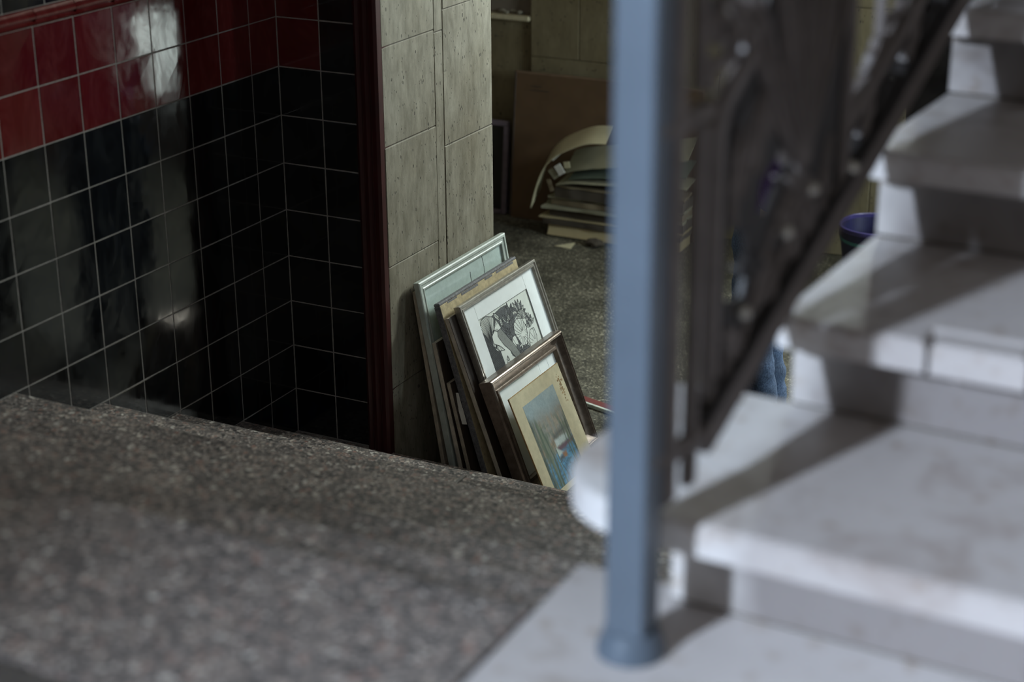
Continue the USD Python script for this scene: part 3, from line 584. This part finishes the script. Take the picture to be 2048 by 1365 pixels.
vt = np.stack([u0 + uu * (u1 - u0), v0 + vv * (v1 - v0), np.full_like(uu, .0053)], -1).reshape(-1, 3)
ii = np.arange(nu * nv).reshape(nv, nu); q = np.stack([ii[:-1, :-1], ii[:-1, 1:], ii[1:, 1:], ii[1:, :-1]], -1).reshape(-1, 4)
pm = usdkit.mesh(stage, numbered(f'{o.GetPath()}/painting'), (vt, q), LOOK['painting'])
UsdGeom.PrimvarsAPI(pm).CreatePrimvar('paint', Sdf.ValueTypeNames.Color3fArray, 'vertex').Set(Vt.Vec3fArray.FromNumpy(C.reshape(-1, 3).astype(np.float32)))
data(pm.GetPrim(), label='painting of a boat among reeds')
fx = [Point(.318 + r2.normal(0, .006), .29 + r2.normal(0, .022)).buffer(abs(r2.normal(.0012, .001)) + .0005, 3) for _ in range(60)]
part(o, 'foxing', extrude(unary_union(fx).intersection(sbox(.30, 0, .35, .40)), .0003, .005), 'foxing', label='rusty foxing spots')

# ================================================================== lower hall things
o = thing('hardboard_sheet', 'large brown hardboard sheet leaning on the far wall', 'board', matrix=frame(np.array([-3.695, 7.175, ZF]), np.array([1., 0, 0]), np.array([0, .10, 1]) / math.hypot(1, .1), np.array([0, -1, .1]) / math.hypot(1, .1)))
part(o, 'sheet', sheet(0, .95, 0, .70, 0, .012, .001), 'hardboard')
part(o, 'edge_strip', bevel(0, .95, .692, .702, -.001, .0135, .001), 'hardboard_edge'); part(o, 'edge_strip', bevel(-.001, .008, 0, .70, -.001, .0135, .001), 'dark_wood')
part(o, 'stencil_print', cat_([sheet(.085 + .012 * i, .094 + .012 * i, .632, .638, .0118, .0124, .0001) for i in range(5)] + [sheet(.08 + .0125 * i, .089 + .0125 * i, .615, .621, .0118, .0124, .0001) for i in range(8)]), 'dark_wood', label='two faint illegible lines of print')

o = thing('glazed_picture_frame', 'dark glazed panel with purplish frame beside the pillar edge', 'picture frame', matrix=frame(np.array([-4.25, 7.20, ZF]), np.array([1., 0, 0]), np.array([0, .09, 1]) / math.hypot(1, .09), np.array([0, -1, .09]) / math.hypot(1, .09)))
w, h = .525, .452
for m in (bevel(0, w, h - .026, h, 0, .022, .003), bevel(w - .026, w, 0, h - .026, 0, .022, .003), bevel(0, .026, 0, h - .026, 0, .022, .003), bevel(.026, w - .026, 0, .02, 0, .022, .003)): part(o, 'rail', m, 'purple_frame')
part(o, 'pane', sheet(.02, w - .02, .015, h - .02, .006, .010, .0005), 'dark_glass')

solo('pipe', cat_([tube([(-3.715, 7.34, -1.512), (-3.714, 7.34, -1.40), (-3.706, 7.34, -1.30), (-3.703, 7.34, -.6)], .009, 10), tube([(-3.715, 7.34, -1.50), (-3.715, 7.34, -1.485)], .013, 10)]), 'black_metal', 'black pipe standing in the wall opening above the ledge', 'pipe', smooth=40)
for i, (x, y, s) in enumerate([(-3.80, 7.31, .016), (-3.745, 7.33, .022), (-3.705, 7.30, .012), (-3.77, 7.29, .010)]):
    mm = trimesh.creation.icosphere(2, s); mm.vertices *= [1.4, 1, .6]; mm.vertices += (meshkit.noise(mm.vertices * 90 + i * 7, i)[:, None] - .5) * .012; mm.vertices[:, 2] -= mm.vertices[:, 2].min(); mm.apply_translation([x, y, -1.512])
    solo('rubble_lump', mm, 'travertine', ['largest flat lump of plaster at the left on the wall ledge', 'rounded middle lump of plaster on the wall ledge', 'small lump of plaster beside the black pipe', 'smallest crumb of plaster at the front of the ledge'][i], 'rubble', 'rubble on the wall ledge')

# cardboard pile: sheets sag over what lies below; x along the wall, y depth
def pile_sheet(name, label, look, x0, x1, y0, y1, z, t, droop=0.0, drx=.1, tilt=0.0, rotz=0.0, wave=.004, seed=0, rag=.01, cat='cardboard', ytilt=0.0):
    n, m = 26, 14
    X, Y = np.meshgrid(np.linspace(x0, x1, n), np.linspace(y0, y1, m)); 
    e = meshkit.fbm(np.stack([Y * 14, X * 0 + seed, X * 0], -1), 3, seed) - .5
    X = X + e * rag * (np.abs(np.linspace(-1, 1, n))[None] > .9)
    e2 = meshkit.fbm(np.stack([X * 14, X * 0 + seed, X * 0], -1), 3, seed + 5) - .5
    Y = Y + e2 * rag * (np.abs(np.linspace(-1, 1, m))[:, None] > .9)
    Z = z + tilt * (X - x0) + ytilt * (Y - y0) + wave * (meshkit.fbm(np.stack([X * 5, Y * 5, 0 * X], -1), 2, seed) - .5)
    d = np.clip((x0 + drx - X) / drx, 0, 1); Z = Z - droop * d ** 1.6; X = X + droop * .35 * d ** 2.2
    c, s = math.cos(rotz), math.sin(rotz); cx_, cy_ = (x0 + x1) / 2, (y0 + y1) / 2
    XX = cx_ + (X - cx_) * c - (Y - cy_) * s; YY = cy_ + (X - cx_) * s + (Y - cy_) * c
    top = np.stack([XX, YY, Z + t], -1).reshape(-1, 3); bot = np.stack([XX, YY, Z], -1).reshape(-1, 3); N = n * m; ii = np.arange(N).reshape(m, n)
    q = np.stack([ii[:-1, :-1], ii[:-1, 1:], ii[1:, 1:], ii[1:, :-1]], -1).reshape(-1, 4); f = [q + 0, q[:, ::-1] + N]
    ringi = np.r_[ii[0, :], ii[1:, -1], ii[-1, -2::-1], ii[-2:0:-1, 0]]; nx = np.roll(ringi, -1); f.append(np.stack([ringi, ringi + N, nx + N, nx], -1))
    f = np.vstack(f); tm = trimesh.Trimesh(np.vstack([top, bot]), np.vstack([f[:, [0, 1, 2]], f[:, [0, 2, 3]]]), process=False)
    return solo(name, tm, look, label, cat, 'cardboard and paper pile in the hall', smooth=40)
xb, yb = -3.42, 6.97
o = thing('cardboard_box', 'flattened kraft box, lowest of the cardboard pile on the hall floor', 'box', 'cardboard and paper pile in the hall')
part(o, 'body', bevel(xb + .01, -2.75, yb + .03, 7.14, ZF, ZF + .050, .004), 'kraft_card'); part(o, 'flap', xf(bevel(0, .64, 0, .05, 0, .004, .001), frame(np.array([xb + .02, yb + .027, ZF + .05]), np.array([1., 0, 0]), np.array([0, -.45, -.9]), np.array([0, -.9, .45]))), 'kraft_card')
zz = ZF + .056
LAY = [('flattened_carton', 'dark brown carton lying on the kraft box at the foot of the pile', 'dark_card', -.005, .022, .020, 0, 'cardboard'),
       ('flattened_carton', 'thin pale edged carton in the lower pile', 'kraft_card', -.03, .006, .015, .02, 'cardboard'),
       ('flattened_carton', 'thick dark carton in the middle of the pile', 'dark_card', .01, .038, .02, -.02, 'cardboard'),
       ('paper_bundle', 'bundle of ragged newsprint in the middle of the pile', 'grey_card', -.01, .012, .03, .03, 'paper'),
       ('flattened_carton', 'reddish brown carton between the two paper bundles', 'brown_card', .03, .026, .02, -.01, 'cardboard'),
       ('paper_bundle', 'thin bundle of grey papers above the newsprint', 'grey_card', .015, .010, .03, .02, 'paper'),
       ('flattened_carton', 'dark carton under the bent grey folder', 'dark_card', .05, .042, .015, .0, 'cardboard'),
       ('flattened_carton', 'brown carton with torn edge high in the pile', 'brown_card', .055, .010, .03, .03, 'cardboard')]
for k, (nm, lb, lk, dx, t, rag, rz, ct) in enumerate(LAY):
    pile_sheet(nm, lb, lk, xb + dx, -2.74, yb + .01 + .012 * (k % 3), 7.13, zz, t, .0, .1, .0, rz, .0, k + 1, rag, ct); zz += t + .0035
for k, (nm, lb, lk, dx, t, tilt, dr, rz, yt) in enumerate([('grey_folder', 'bent grey-green card folder sagging on the pile', 'grey_card', .06, .004, .06, .012, .02, .10), ('teal_folder', 'dark teal card between folders near the top of the pile', 'teal_card', .12, .003, .12, .008, -.02, .34), ('grey_folder', 'olive-grey card with a raised far corner, topmost of the pile', 'grey_card', .09, .004, .20, .010, .0, .62)]):
    pile_sheet(nm, lb, lk, xb + dx, -2.72, yb + .012 * k, 7.12, zz + .012 + .024 * k, t, dr, .10, tilt, rz, .004, k + 20, .012, 'cardboard', yt)
# cream sheet drooping over the left side of the pile
def strip_sheet(path, y0, y1, t, lean):
    p = np.array(path); n = 24; s = np.linspace(0, 1, n); k = np.linspace(0, 1, len(p)); from_ = np.stack([np.interp(s, k, p[:, i]) for i in (0, 1)], 1)
    for _ in range(3): from_[1:-1] = (from_[:-2] + 2 * from_[1:-1] + from_[2:]) / 4
    tg = np.gradient(from_, axis=0); nn = np.stack([-tg[:, 1], tg[:, 0]], 1); nn /= np.linalg.norm(nn, axis=1, keepdims=True)
    ring = lambda y, off: np.stack([from_[:, 0] + nn[:, 0] * off + lean * (y - y0), np.full(n, y), from_[:, 1] + nn[:, 1] * off + .22 * (y - y1)], -1)
    a, b, c, d = ring(y0, t), ring(y1, t), ring(y1, 0), ring(y0, 0)
    loopm = [loft(np.vstack([a[i], b[i], c[i], d[i]]), np.vstack([a[i + 1], b[i + 1], c[i + 1], d[i + 1]])) for i in range(n - 1)]
    m = cat_(loopm); m.merge_vertices(); return m
solo('cream_sheet', strip_sheet([(-3.475, -2.295), (-3.46, -2.23), (-3.435, -2.15), (-3.40, -2.08), (-3.34, -2.025), (-3.26, -1.985), (-3.19, -1.955), (-3.10, -1.95)], 6.955, 7.13, .004, -.22), 'cream_card', 'cream card sheet drooping over the left end of the pile', 'cardboard', 'cardboard and paper pile in the hall', smooth=50)
for i, (x, z, w_, h_, a, lk, lb) in enumerate([(-3.335, -2.135, .035, .05, .6, 'white_paper', 'bluish white envelope stub sticking out of the pile'), (-3.30, -2.11, .03, .03, .2, 'cream_card', 'small yellowish card stub sticking out of the pile'), (-3.37, -2.16, .03, .05, .7, 'grey_card', 'grey-green card stub left of the white envelope'), (-3.36, -2.08, .05, .012, .75, 'white_paper', 'thin torn white paper edge under the folder'), (-3.39, -2.22, .02, .06, .35, 'brown_card', 'ragged brown strip hanging at the left of the pile')]):
    m = xf(bevel(-w_ / 2, w_ / 2, -.002, .002, -h_ / 2, h_ / 2, .0008), frame(np.array([x, 6.968 + .004 * i, z]), np.array([math.cos(a), 0, math.sin(a)]), np.array([0, 1., 0]), np.array([-math.sin(a), 0, math.cos(a)])))
    solo('paper_stub', m, lk, lb, 'paper', 'cardboard and paper pile in the hall')
solo('paper_scrap', extrude(Polygon([(-3.30, 6.845), (-3.215, 6.835), (-3.235, 6.93)]), .002, ZF), 'cream_card', 'pale triangular paper scrap on the hall floor before the pile', 'paper scrap')
mm = trimesh.creation.icosphere(3, .03); mm.vertices *= [1.6, 1, .5]; mm.vertices += (meshkit.fbm(mm.vertices * 60, 3, 2)[:, None] - .5) * .02; mm.vertices[:, 2] -= mm.vertices[:, 2].min(); mm.apply_translation([-3.13, 6.92, ZF])
solo('crumpled_paper', mm, 'dark_card', 'dark crumpled paper in front of the kraft box', 'paper scrap')
o = thing('wooden_slat', 'white edged dark red slat lying on the floor behind the pictures', 'slat', matrix=frame(np.array([-2.62, 5.285, ZF]), np.array([.962, -.272, 0]), np.array([.272, .962, 0]), np.array([0, 0, 1.])))
part(o, 'slat', bevel(0, .44, .012, .05, 0, .012, .002), 'red_paint'); part(o, 'edge_batten', bevel(0, .44, 0, .012, 0, .013, .001), 'white_paint')

# bucket
o = thing('bucket', 'dark blue plastic bucket on the hall floor behind the stairs', 'bucket', loc=(-1.80, 6.78, ZF))
def lathe(pr, n=40):
    a = np.linspace(0, 2 * np.pi, n, endpoint=False); rings = [np.stack([r * np.cos(a), r * np.sin(a), np.full(n, z)], -1) for r, z in pr]
    m = cat_([loft(rings[i], rings[i + 1]) for i in range(len(rings) - 1)]); m.merge_vertices(); return m
part(o, 'body', lathe([(.0005, .006), (.105, .006), (.148, .315), (.152, .315), (.108, 0), (.0005, 0)]), 'blue_plastic', smooth=40)
part(o, 'rim', lathe([(.147, .312), (.147, .326), (.151, .330), (.158, .328), (.160, .318), (.156, .310), (.147, .312)]), 'blue_plastic_rim', smooth=40)
part(o, 'stripe', lathe([(.1445, .262), (.1455, .262), (.1475, .276), (.1465, .276), (.1445, .262)]), 'teal_plastic', smooth=40)
part(o, 'handle', tube([(.158 * math.cos(t), -.05 * math.sin(t) - .0, .30 - .12 * math.sin(t)) for t in np.linspace(0, math.pi, 15)], .003, 6), 'black_metal')

# ================================================================== a standing person behind the balustrade
def body_mesh(bones, edge=.014, iters=10, extra=0.0):
    tot = None
    for (a, ra), (b, rb) in bones:
        s1 = m3.Manifold.sphere(ra + extra, 20).translate(list(map(float, a))); s2 = m3.Manifold.sphere(rb + extra, 20).translate(list(map(float, b)))
        hh = m3.Manifold.batch_hull([s1, s2]); tot = hh if tot is None else tot + hh
    mm = tot.refine_to_length(edge).to_mesh(); t = trimesh.Trimesh(mm.vert_properties[:, :3], mm.tri_verts, process=True)
    trimesh.smoothing.filter_taubin(t, iterations=iters); return t
V = lambda *a: np.array(a, float)
hipz = .84
J = {'hipL': (V(.085, 0, hipz), .085), 'hipR': (V(-.085, 0, hipz), .085), 'kneeL': (V(.085, -.03, .46), .055), 'kneeR': (V(-.095, -.045, .46), .055), 'ankL': (V(.08, .03, .075), .036), 'ankR': (V(-.10, .01, .075), .036), 'toeL': (V(.10, -.12, .032), .03), 'toeR': (V(-.13, -.14, .032), .03), 'heelL': (V(.08, .05, .035), .033), 'heelR': (V(-.10, .03, .035), .033),
     'pel': (V(0, .01, .90), .105), 'wai': (V(0, 0, 1.02), .092), 'chL': (V(.065, .0, 1.20), .098), 'chR': (V(-.065, .0, 1.20), .098), 'shL': (V(.165, .01, 1.315), .052), 'shR': (V(-.165, .01, 1.315), .052), 'nkb': (V(0, .005, 1.34), .058), 'nkt': (V(0, -.015, 1.43), .05),
     'elL': (V(.215, .06, 1.075), .039), 'wrL': (V(.215, .03, .84), .027), 'elR': (V(-.215, .06, 1.07), .039), 'wrR': (V(-.215, .03, .84), .027)}
bn = lambda a, b: (J[a], J[b])
person = thing('person', 'standing person in purple top and blue jeans behind the balustrade', 'person', matrix=frame(np.array([-1.665, 5.02, ZF]), np.array([.10, -.995, 0]), np.array([.995, .10, 0]), np.array([0, 0, 1.])))
head = [((V(0, -.035, 1.535), .088), (V(0, -.015, 1.555), .09)), ((V(0, -.06, 1.475), .048), (V(0, -.045, 1.54), .082)), ((V(0, -.112, 1.505), .012), (V(0, -.115, 1.535), .009)), ((V(.088, -.02, 1.52), .014), (V(.09, -.015, 1.55), .017)), ((V(-.088, -.02, 1.52), .014), (V(-.09, -.015, 1.55), .017))]
def hand(w, d, up, side):
    d, up = d / np.linalg.norm(d), up / np.linalg.norm(up); s = np.cross(d, up) * side; out = [((w, .022), (w + d * .075 + s * .02, .016)), ((w, .022), (w + d * .075 - s * .02, .016))]
    for k, (o_, L) in enumerate([(.028, .060), (.010, .070), (-.010, .066), (-.027, .052)]):
        a = w + d * .078 + s * o_; b = a + d * L * .5 - up * .006; c = b + d * L * .4 - up * .02; out += [((a, .0092), (b, .0085)), ((b, .0085), (c, .0075))]
    a = w + d * .03 + s * .026; b = a + d * .03 + s * .03 - up * .008; c = b + d * .028 + s * .006 - up * .01; out += [((a, .011), (b, .010)), ((b, .010), (c, .0085))]
    return out
bones = [bn('hipL', 'kneeL'), bn('hipR', 'kneeR'), bn('kneeL', 'ankL'), bn('kneeR', 'ankR'), bn('heelL', 'toeL'), bn('heelR', 'toeR'), bn('ankL', 'heelL'), bn('ankR', 'heelR'), bn('hipL', 'hipR'), bn('hipL', 'pel'), bn('hipR', 'pel'), bn('pel', 'wai'), bn('wai', 'chL'), bn('wai', 'chR'), bn('chL', 'chR'), bn('chL', 'shL'), bn('chR', 'shR'), bn('shL', 'nkb'), bn('shR', 'nkb'), bn('nkb', 'nkt'),
         bn('shL', 'elL'), bn('shR', 'elR'), bn('elL', 'wrL'), bn('elR', 'wrR'), (J['nkt'], (V(0, -.03, 1.51), .06))] + head
bones += hand(J['wrL'][0], V(0, .05, -1), V(1, 0, 0), -1) + hand(J['wrR'][0], V(0, .05, -1), V(-1, 0, 0), 1)
part(person, 'body', body_mesh(bones, .010, 6), 'skin', smooth=True)
jeans = body_mesh([bn('hipL', 'kneeL'), bn('hipR', 'kneeR'), (J['kneeL'], (J['ankL'][0] + V(0, 0, .02), .05)), (J['kneeR'], (J['ankR'][0] + V(0, 0, .02), .05)), bn('hipL', 'hipR'), ((V(.05, .01, .9), .098), (V(-.05, .01, .9), .098)), bn('hipL', 'pel'), bn('hipR', 'pel')], .014, 8, .012)
jeans.vertices += jeans.vertex_normals * ((meshkit.fbm(jeans.vertices * [9, 9, 26], 3, 4) - .5) * .022)[:, None]
part(person, 'jeans', jeans, 'denim', smooth=True)
top = body_mesh([((V(.05, .01, .93), .10), (V(-.05, .01, .93), .10)), ((V(0, .01, .93), .11), J['wai']), bn('wai', 'chL'), bn('wai', 'chR'), bn('chL', 'chR'), bn('chL', 'shL'), bn('chR', 'shR'), bn('shL', 'shR'), bn('shL', 'elL'), bn('shR', 'elR'), (J['elL'], (J['elL'][0] * .6 + J['wrL'][0] * .4, .034)), (J['elR'], (J['elR'][0] * .6 + J['wrR'][0] * .4, .034))], .014, 8, .013)
top.vertices += top.vertex_normals * ((meshkit.fbm(top.vertices * [12, 12, 20], 3, 8) - .5) * .016)[:, None]
part(person, 'purple_top', top, 'purple_cloth', smooth=True)
hair = body_mesh([((V(0, .0, 1.565), .098), (V(0, .02, 1.54), .098)), ((V(0, .05, 1.53), .07), (V(0, .06, 1.42), .055))], .014, 6); hair.vertices += hair.vertex_normals * ((meshkit.fbm(hair.vertices * [30, 30, 8], 3, 1) - .5) * .014)[:, None]
part(person, 'hair', hair, 'hair', smooth=True)
for s in (1, -1): part(person, 'eye', xf(trimesh.creation.icosphere(2, .011), trimesh.transformations.translation_matrix([s * .033, -.112, 1.545])), 'white_paper', smooth=True)
part(person, 'mouth', xf(trimesh.creation.icosphere(2, .012), trimesh.transformations.translation_matrix([0, -.106, 1.478]) @ np.diag([1.8, .5, .5, 1])), 'red_paint', smooth=True)
for nm in 'LR': part(person, 'shoe', body_mesh([(J['heel' + nm], J['toe' + nm]), ((J['ank' + nm][0] - V(0, 0, .02), .034), J['heel' + nm])], .012, 5, .006), 'shoe_leather', smooth=True)

# ================================================================== wrought iron balustrade
bal = thing('balustrade', 'ornate dark iron stair balustrade with square bluish newel post', 'balustrade')
OB = np.array([-.715, 1.70, ZL])
FB, SB = (np.array([math.sin(math.radians(4.5)), math.cos(math.radians(4.5)), 0]), np.array([math.cos(math.radians(4.5)), -math.sin(math.radians(4.5)), 0]))
MB = frame(OB + SB * .017, FB, np.array([0, 0, 1.0]), np.cross(FB, [0, 0, 1.0]))          # local: s along the flight, height, lateral
PANEL = np.array([[.876, 0, 0, -.026], [.021, .966, 0, .03], [0, 0, 1, 0], [0, 0, 0, 1.]])          # the ornament is drawn a little wider than it is cast
def bp(name, mesh, look='iron', smooth=False, label=None, m=PANEL): return part(bal, name, xf(mesh, MB @ m), look, smooth=smooth, label=label)
part(bal, 'newel_post', xf(bevel(-.025, .025, -.025, .025, 0, 1.30, .003), frame(OB, np.array([1., 0, 0]), np.array([0, 1., 0]), np.array([0, 0, 1.]))), 'post_sky_tint', label='square newel post with bluish sky light put into its colour')
part(bal, 'post_foot', xf(lathe([(.0005, 0), (.043, 0), (.042, .010), (.037, .022), (.033, .034), (.0005, .034)], 24), frame(OB, np.array([1., 0, 0]), np.array([0, 1., 0]), np.array([0, 0, 1.]))), 'post_sky_tint', smooth=40)
SL = .392; rl = lambda s: .110 + SL * s                                        # lower edge of the bottom rail
def bar(p, q, w, d, b=.003):
    l = LineString([p, q]).buffer(w / 2, cap_style=2); return cast(l, d, b)
rb = lambda s: .146 + .462 * s
bp('bottom_rail', bar((.135, rb(.135) + .022), (2.7, rb(2.7) + .022), .042, .026), m=ID)
bp('rail_lip', bar((.13, rb(.13) + .056), (2.7, rb(2.7) + .056), .012, .034), 'iron_dark', m=ID)
bp('handrail', cast(LineString([(-.08, .98), (3.0, .98 + 3.08 * .42)]).buffer(.026, cap_style=1), .05, .008))
bp('end_bar', bar((.078, .16), (.074, 1.08), .030, .022)); bp('inner_bar', bar((.152, .155), (.158, .62), .020, .016)); bp('inner_bar', bar((.150, .66), (.143, 1.05), .018, .016))
bp('bar_knob', cat_([tube([(.02, .635, 0), (.07, .635, 0), (.09, .635, 0), (.13, .635, 0), (.17, .635, 0)], [.009, .009, .017, .010, .014], 12)]), smooth=40)
bp('bar_knob', cat_([tube([(.02, .23, 0), (.07, .225, 0), (.09, .222, 0), (.13, .218, 0), (.17, .215, 0)], [.009, .009, .016, .010, .013], 12)]), smooth=40)
strap = LineString([(.214, .185), (.208, .42), (.203, .60), (.226, .635), (.296, .672), (.312, .72), (.318, 1.1)]).buffer(.0125, cap_style=2, join_style=2)
bp('strap', cast(strap, .016))
strap2 = LineString([(.238, .20), (.232, .57), (.250, .600), (.318, .640)]).buffer(.005, cap_style=2, join_style=2)
bp('strap', cast(strap2, .012), 'iron_dark')
def scroll(cx_, cy_, r0, turns, w0, w1, a0=0, sgn=1, tail=None):
    a = np.linspace(0, turns * 2 * np.pi, 60); r = r0 * (1 - a / a[-1] * .82); pts = np.c_[cx_ + r * np.cos(a0 + sgn * a), cy_ + r * np.sin(a0 + sgn * a)]
    if tail is not None: pts = np.vstack([tail, pts])
    w = np.linspace(w0, w1, len(pts)); return unary_union([LineString([pts[i], pts[i + 1]]).buffer((w[i] + w[i + 1]) / 4) for i in range(len(pts) - 1)]).simplify(.0004)
bp('scroll', cast(scroll(.215, .725, .048, 1.5, .016, .010, -2.2, 1, [(.175, .66)]), .016))
bp('scroll', cast(scroll(.272, .712, .028, 1.3, .012, .008, 2.6, -1, [(.30, .70)]), .014))
bp('scroll', cast(scroll(.225, .835, .05, 1.4, .016, .010, 1.9, -1, [(.18, .9)]), .016))
def leaf(x, y, L, Wd, ang, lob=3, d=.014, bend=.0):
    g, ribs = leaf_shape(x, y, L, Wd, ang, lob, bend); m = cast(g, d, .003); mid = ribs[0].buffer(.0025); return cat_([m, cast(mid, d + .006, .001)])
hub = np.array([.478, .485])
for i, (a, L, wd) in enumerate([(44, .30, .020), (33, .36, .024), (22.5, .40, .024), (12.5, .42, .023), (3, .43, .022), (-6, .43, .021), (-15, .41, .021), (-24, .39, .021), (-34, .36, .020)]):
    g, ribs = leaf_shape(hub[0], hub[1], L, wd * (.62 + .1 * (i % 2)), a, 0, .04 * (-1) ** i)
    bp('fan_rib', cat_([cast(g, .014, .004), cast(g.buffer(-.008), .022, .003), cast(ribs[0].buffer(.003), .030, .001)]))
for a in (48, 32, 22, 12, 2, -9, -19, -30):
    t = math.radians(a); bp('fan_gap_shade', bar(tuple(hub + .05 * np.array([-math.sin(t), math.cos(t)])), tuple(hub + .44 * np.array([-math.sin(t), math.cos(t)])), .007, .009, .002), 'iron_dark')  # dark bars painting the shaded gaps between fan ribs
for i in range(7):
    t = 2 * math.pi * i / 7; bp('rosette_petal', leaf(hub[0] + .004 * math.cos(t), hub[1] - .02 + .004 * math.sin(t), .046, .013, math.degrees(t) - 90, 0, .020), 'iron')
bp('rosette_boss', xf(trimesh.creation.icosphere(3, .017), trimesh.transformations.translation_matrix([hub[0], hub[1] - .02, -.008]) ), 'iron', smooth=True)
stem = LineString([(.25, .225), (.29, .27), (.325, .33), (.36, .39), (.405, .43), (.47, .46)]).buffer(.008); bp('stem', cast(stem, .014))
stem = LineString([(.62, .355), (.575, .36), (.53, .38), (.50, .42), (.48, .46)]).buffer(.008); bp('stem', cast(stem, .014))
OPEN = unary_union([Polygon([(.226, .375), (.30, .362), (.318, .40), (.30, .452), (.232, .468)]), Polygon([(.345, .462), (.37, .455), (.40, .482), (.475, .513), (.512, .505), (.525, .53), (.47, .545), (.40, .52), (.352, .50)])])
for x, y, L, wd, a, lk in [(.30, .285, .085, .022, 55, 'iron'), (.325, .33, .10, .024, -50, 'iron'), (.36, .39, .07, .018, 80, 'iron_dark'), (.40, .43, .10, .024, -78, 'iron'), (.26, .235, .09, .024, -64, 'iron'), (.24, .20, .085, .02, 20, 'iron_dark'),
                           (.56, .365, .10, .024, 30, 'iron'), (.60, .358, .085, .022, -30, 'iron'), (.53, .385, .08, .02, -78, 'iron_dark'), (.45, .275, .10, .022, 40, 'iron'), (.47, .285, .09, .024, -20, 'iron'), (.55, .315, .08, .02, 60, 'iron_dark')]:
    bp('acanthus_leaf', leaf(x, y, L, wd, a, 3, .016), lk)
for x, y, L, wd, a in [(.245, .30, .13, .020, 4), (.255, .47, .12, .018, -6), (.285, .50, .13, .020, -22), (.33, .52, .12, .019, -8), (.36, .40, .11, .018, 8), (.37, .56, .12, .018, 14), (.43, .36, .10, .020, -35), (.50, .34, .10, .020, 20), (.58, .40, .11, .018, -8), (.545, .44, .12, .018, 22), (.30, .22, .10, .018, 40), (.40, .30, .09, .016, -10), (.26, .38, .10, .016, -30)]:
    if not leaf_shape(x, y, L, wd, a, 3, .02)[0].intersects(OPEN): bp('acanthus_leaf', leaf(x, y, L, wd, a, 3, .015, .02))
plate = Polygon([(.214, .19), (.62, rl(.62) + .03), (.644, .80), (.318, .80), (.312, .70), (.226, .635), (.21, .60)])
hole = unary_union([Polygon([(.226, .375), (.30, .362), (.318, .40), (.30, .452), (.232, .468)]), Polygon([(.345, .462), (.37, .455), (.40, .482), (.475, .513), (.512, .505), (.525, .53), (.47, .545), (.40, .52), (.352, .50)]), affinity.rotate(Point(.345, .74).buffer(.012), 0).union(Polygon([(.335, .70), (.352, .70), (.362, .76), (.346, .77)])),
                    Polygon([(.24, .575), (.262, .58), (.27, .62), (.247, .612)]), Point(.545, .335).buffer(.012), Polygon([(.39, .31), (.41, .32), (.405, .36), (.388, .35)]), Polygon([(.33, .245), (.345, .25), (.35, .28), (.335, .275)])])
bp('pierced_plate', cast(plate.difference(hole).buffer(0), .006, .001), 'iron_dark')  # dark plate colour stands in for shade in the gaps between ribs
bp('mid_post', bar((.660, rl(.66) + .05), (.652, 1.25), .022, .022)); bp('mid_bar', bar((.634, rl(.63) + .05), (.628, 1.22), .008, .012), 'iron_dark')
bp('mid_rail', bar((.66, .508), (3.0, .508 + 2.34 * .42), .026, .024)); bp('mid_rail', bar((.66, .474), (3.0, .474 + 2.34 * .42), .008, .012), 'iron_dark')
for k in range(6):                                            # leafy frieze between bottom rail and middle rail, then bars above
    s = .74 + k * .19; z = rl(s) + .075
    bp('acanthus_leaf', leaf(s, z, .10, .024, -22, 3, .016)); bp('acanthus_leaf', leaf(s + .05, z + .02, .095, .022, -62, 3, .016), 'iron_dark'); bp('acanthus_leaf', leaf(s + .085, z + .13, .09, .02, 115, 3, .014))
    bp('boss', xf(trimesh.creation.icosphere(2, .012), trimesh.transformations.translation_matrix([s + .02, z + .055, -.006])), smooth=True)
for k in range(9):
    s = .80 + k * .17; bp('baluster', bar((s, .53 + (s - .66) * .42), (s - .006, .96 + (s + .08) * .42), .014, .014))
    g = scroll(s + .06, .62 + (s - .66) * .42, .05, 1.3, .014, .008, -1.6, 1, [(s, .56 + (s - .66) * .42)]); bp('scroll', cast(g, .013))
for s, z in ((.683, .443), (.43, .415), (.52, .452), (.29, .345)):  # silver bosses put in as painted highlights on the ironwork
    bp('boss', xf(trimesh.creation.icosphere(2, .011), trimesh.transformations.translation_matrix([s, z, .010])), 'silver_mould', smooth=True, label='bright metal boss standing in for a highlight')
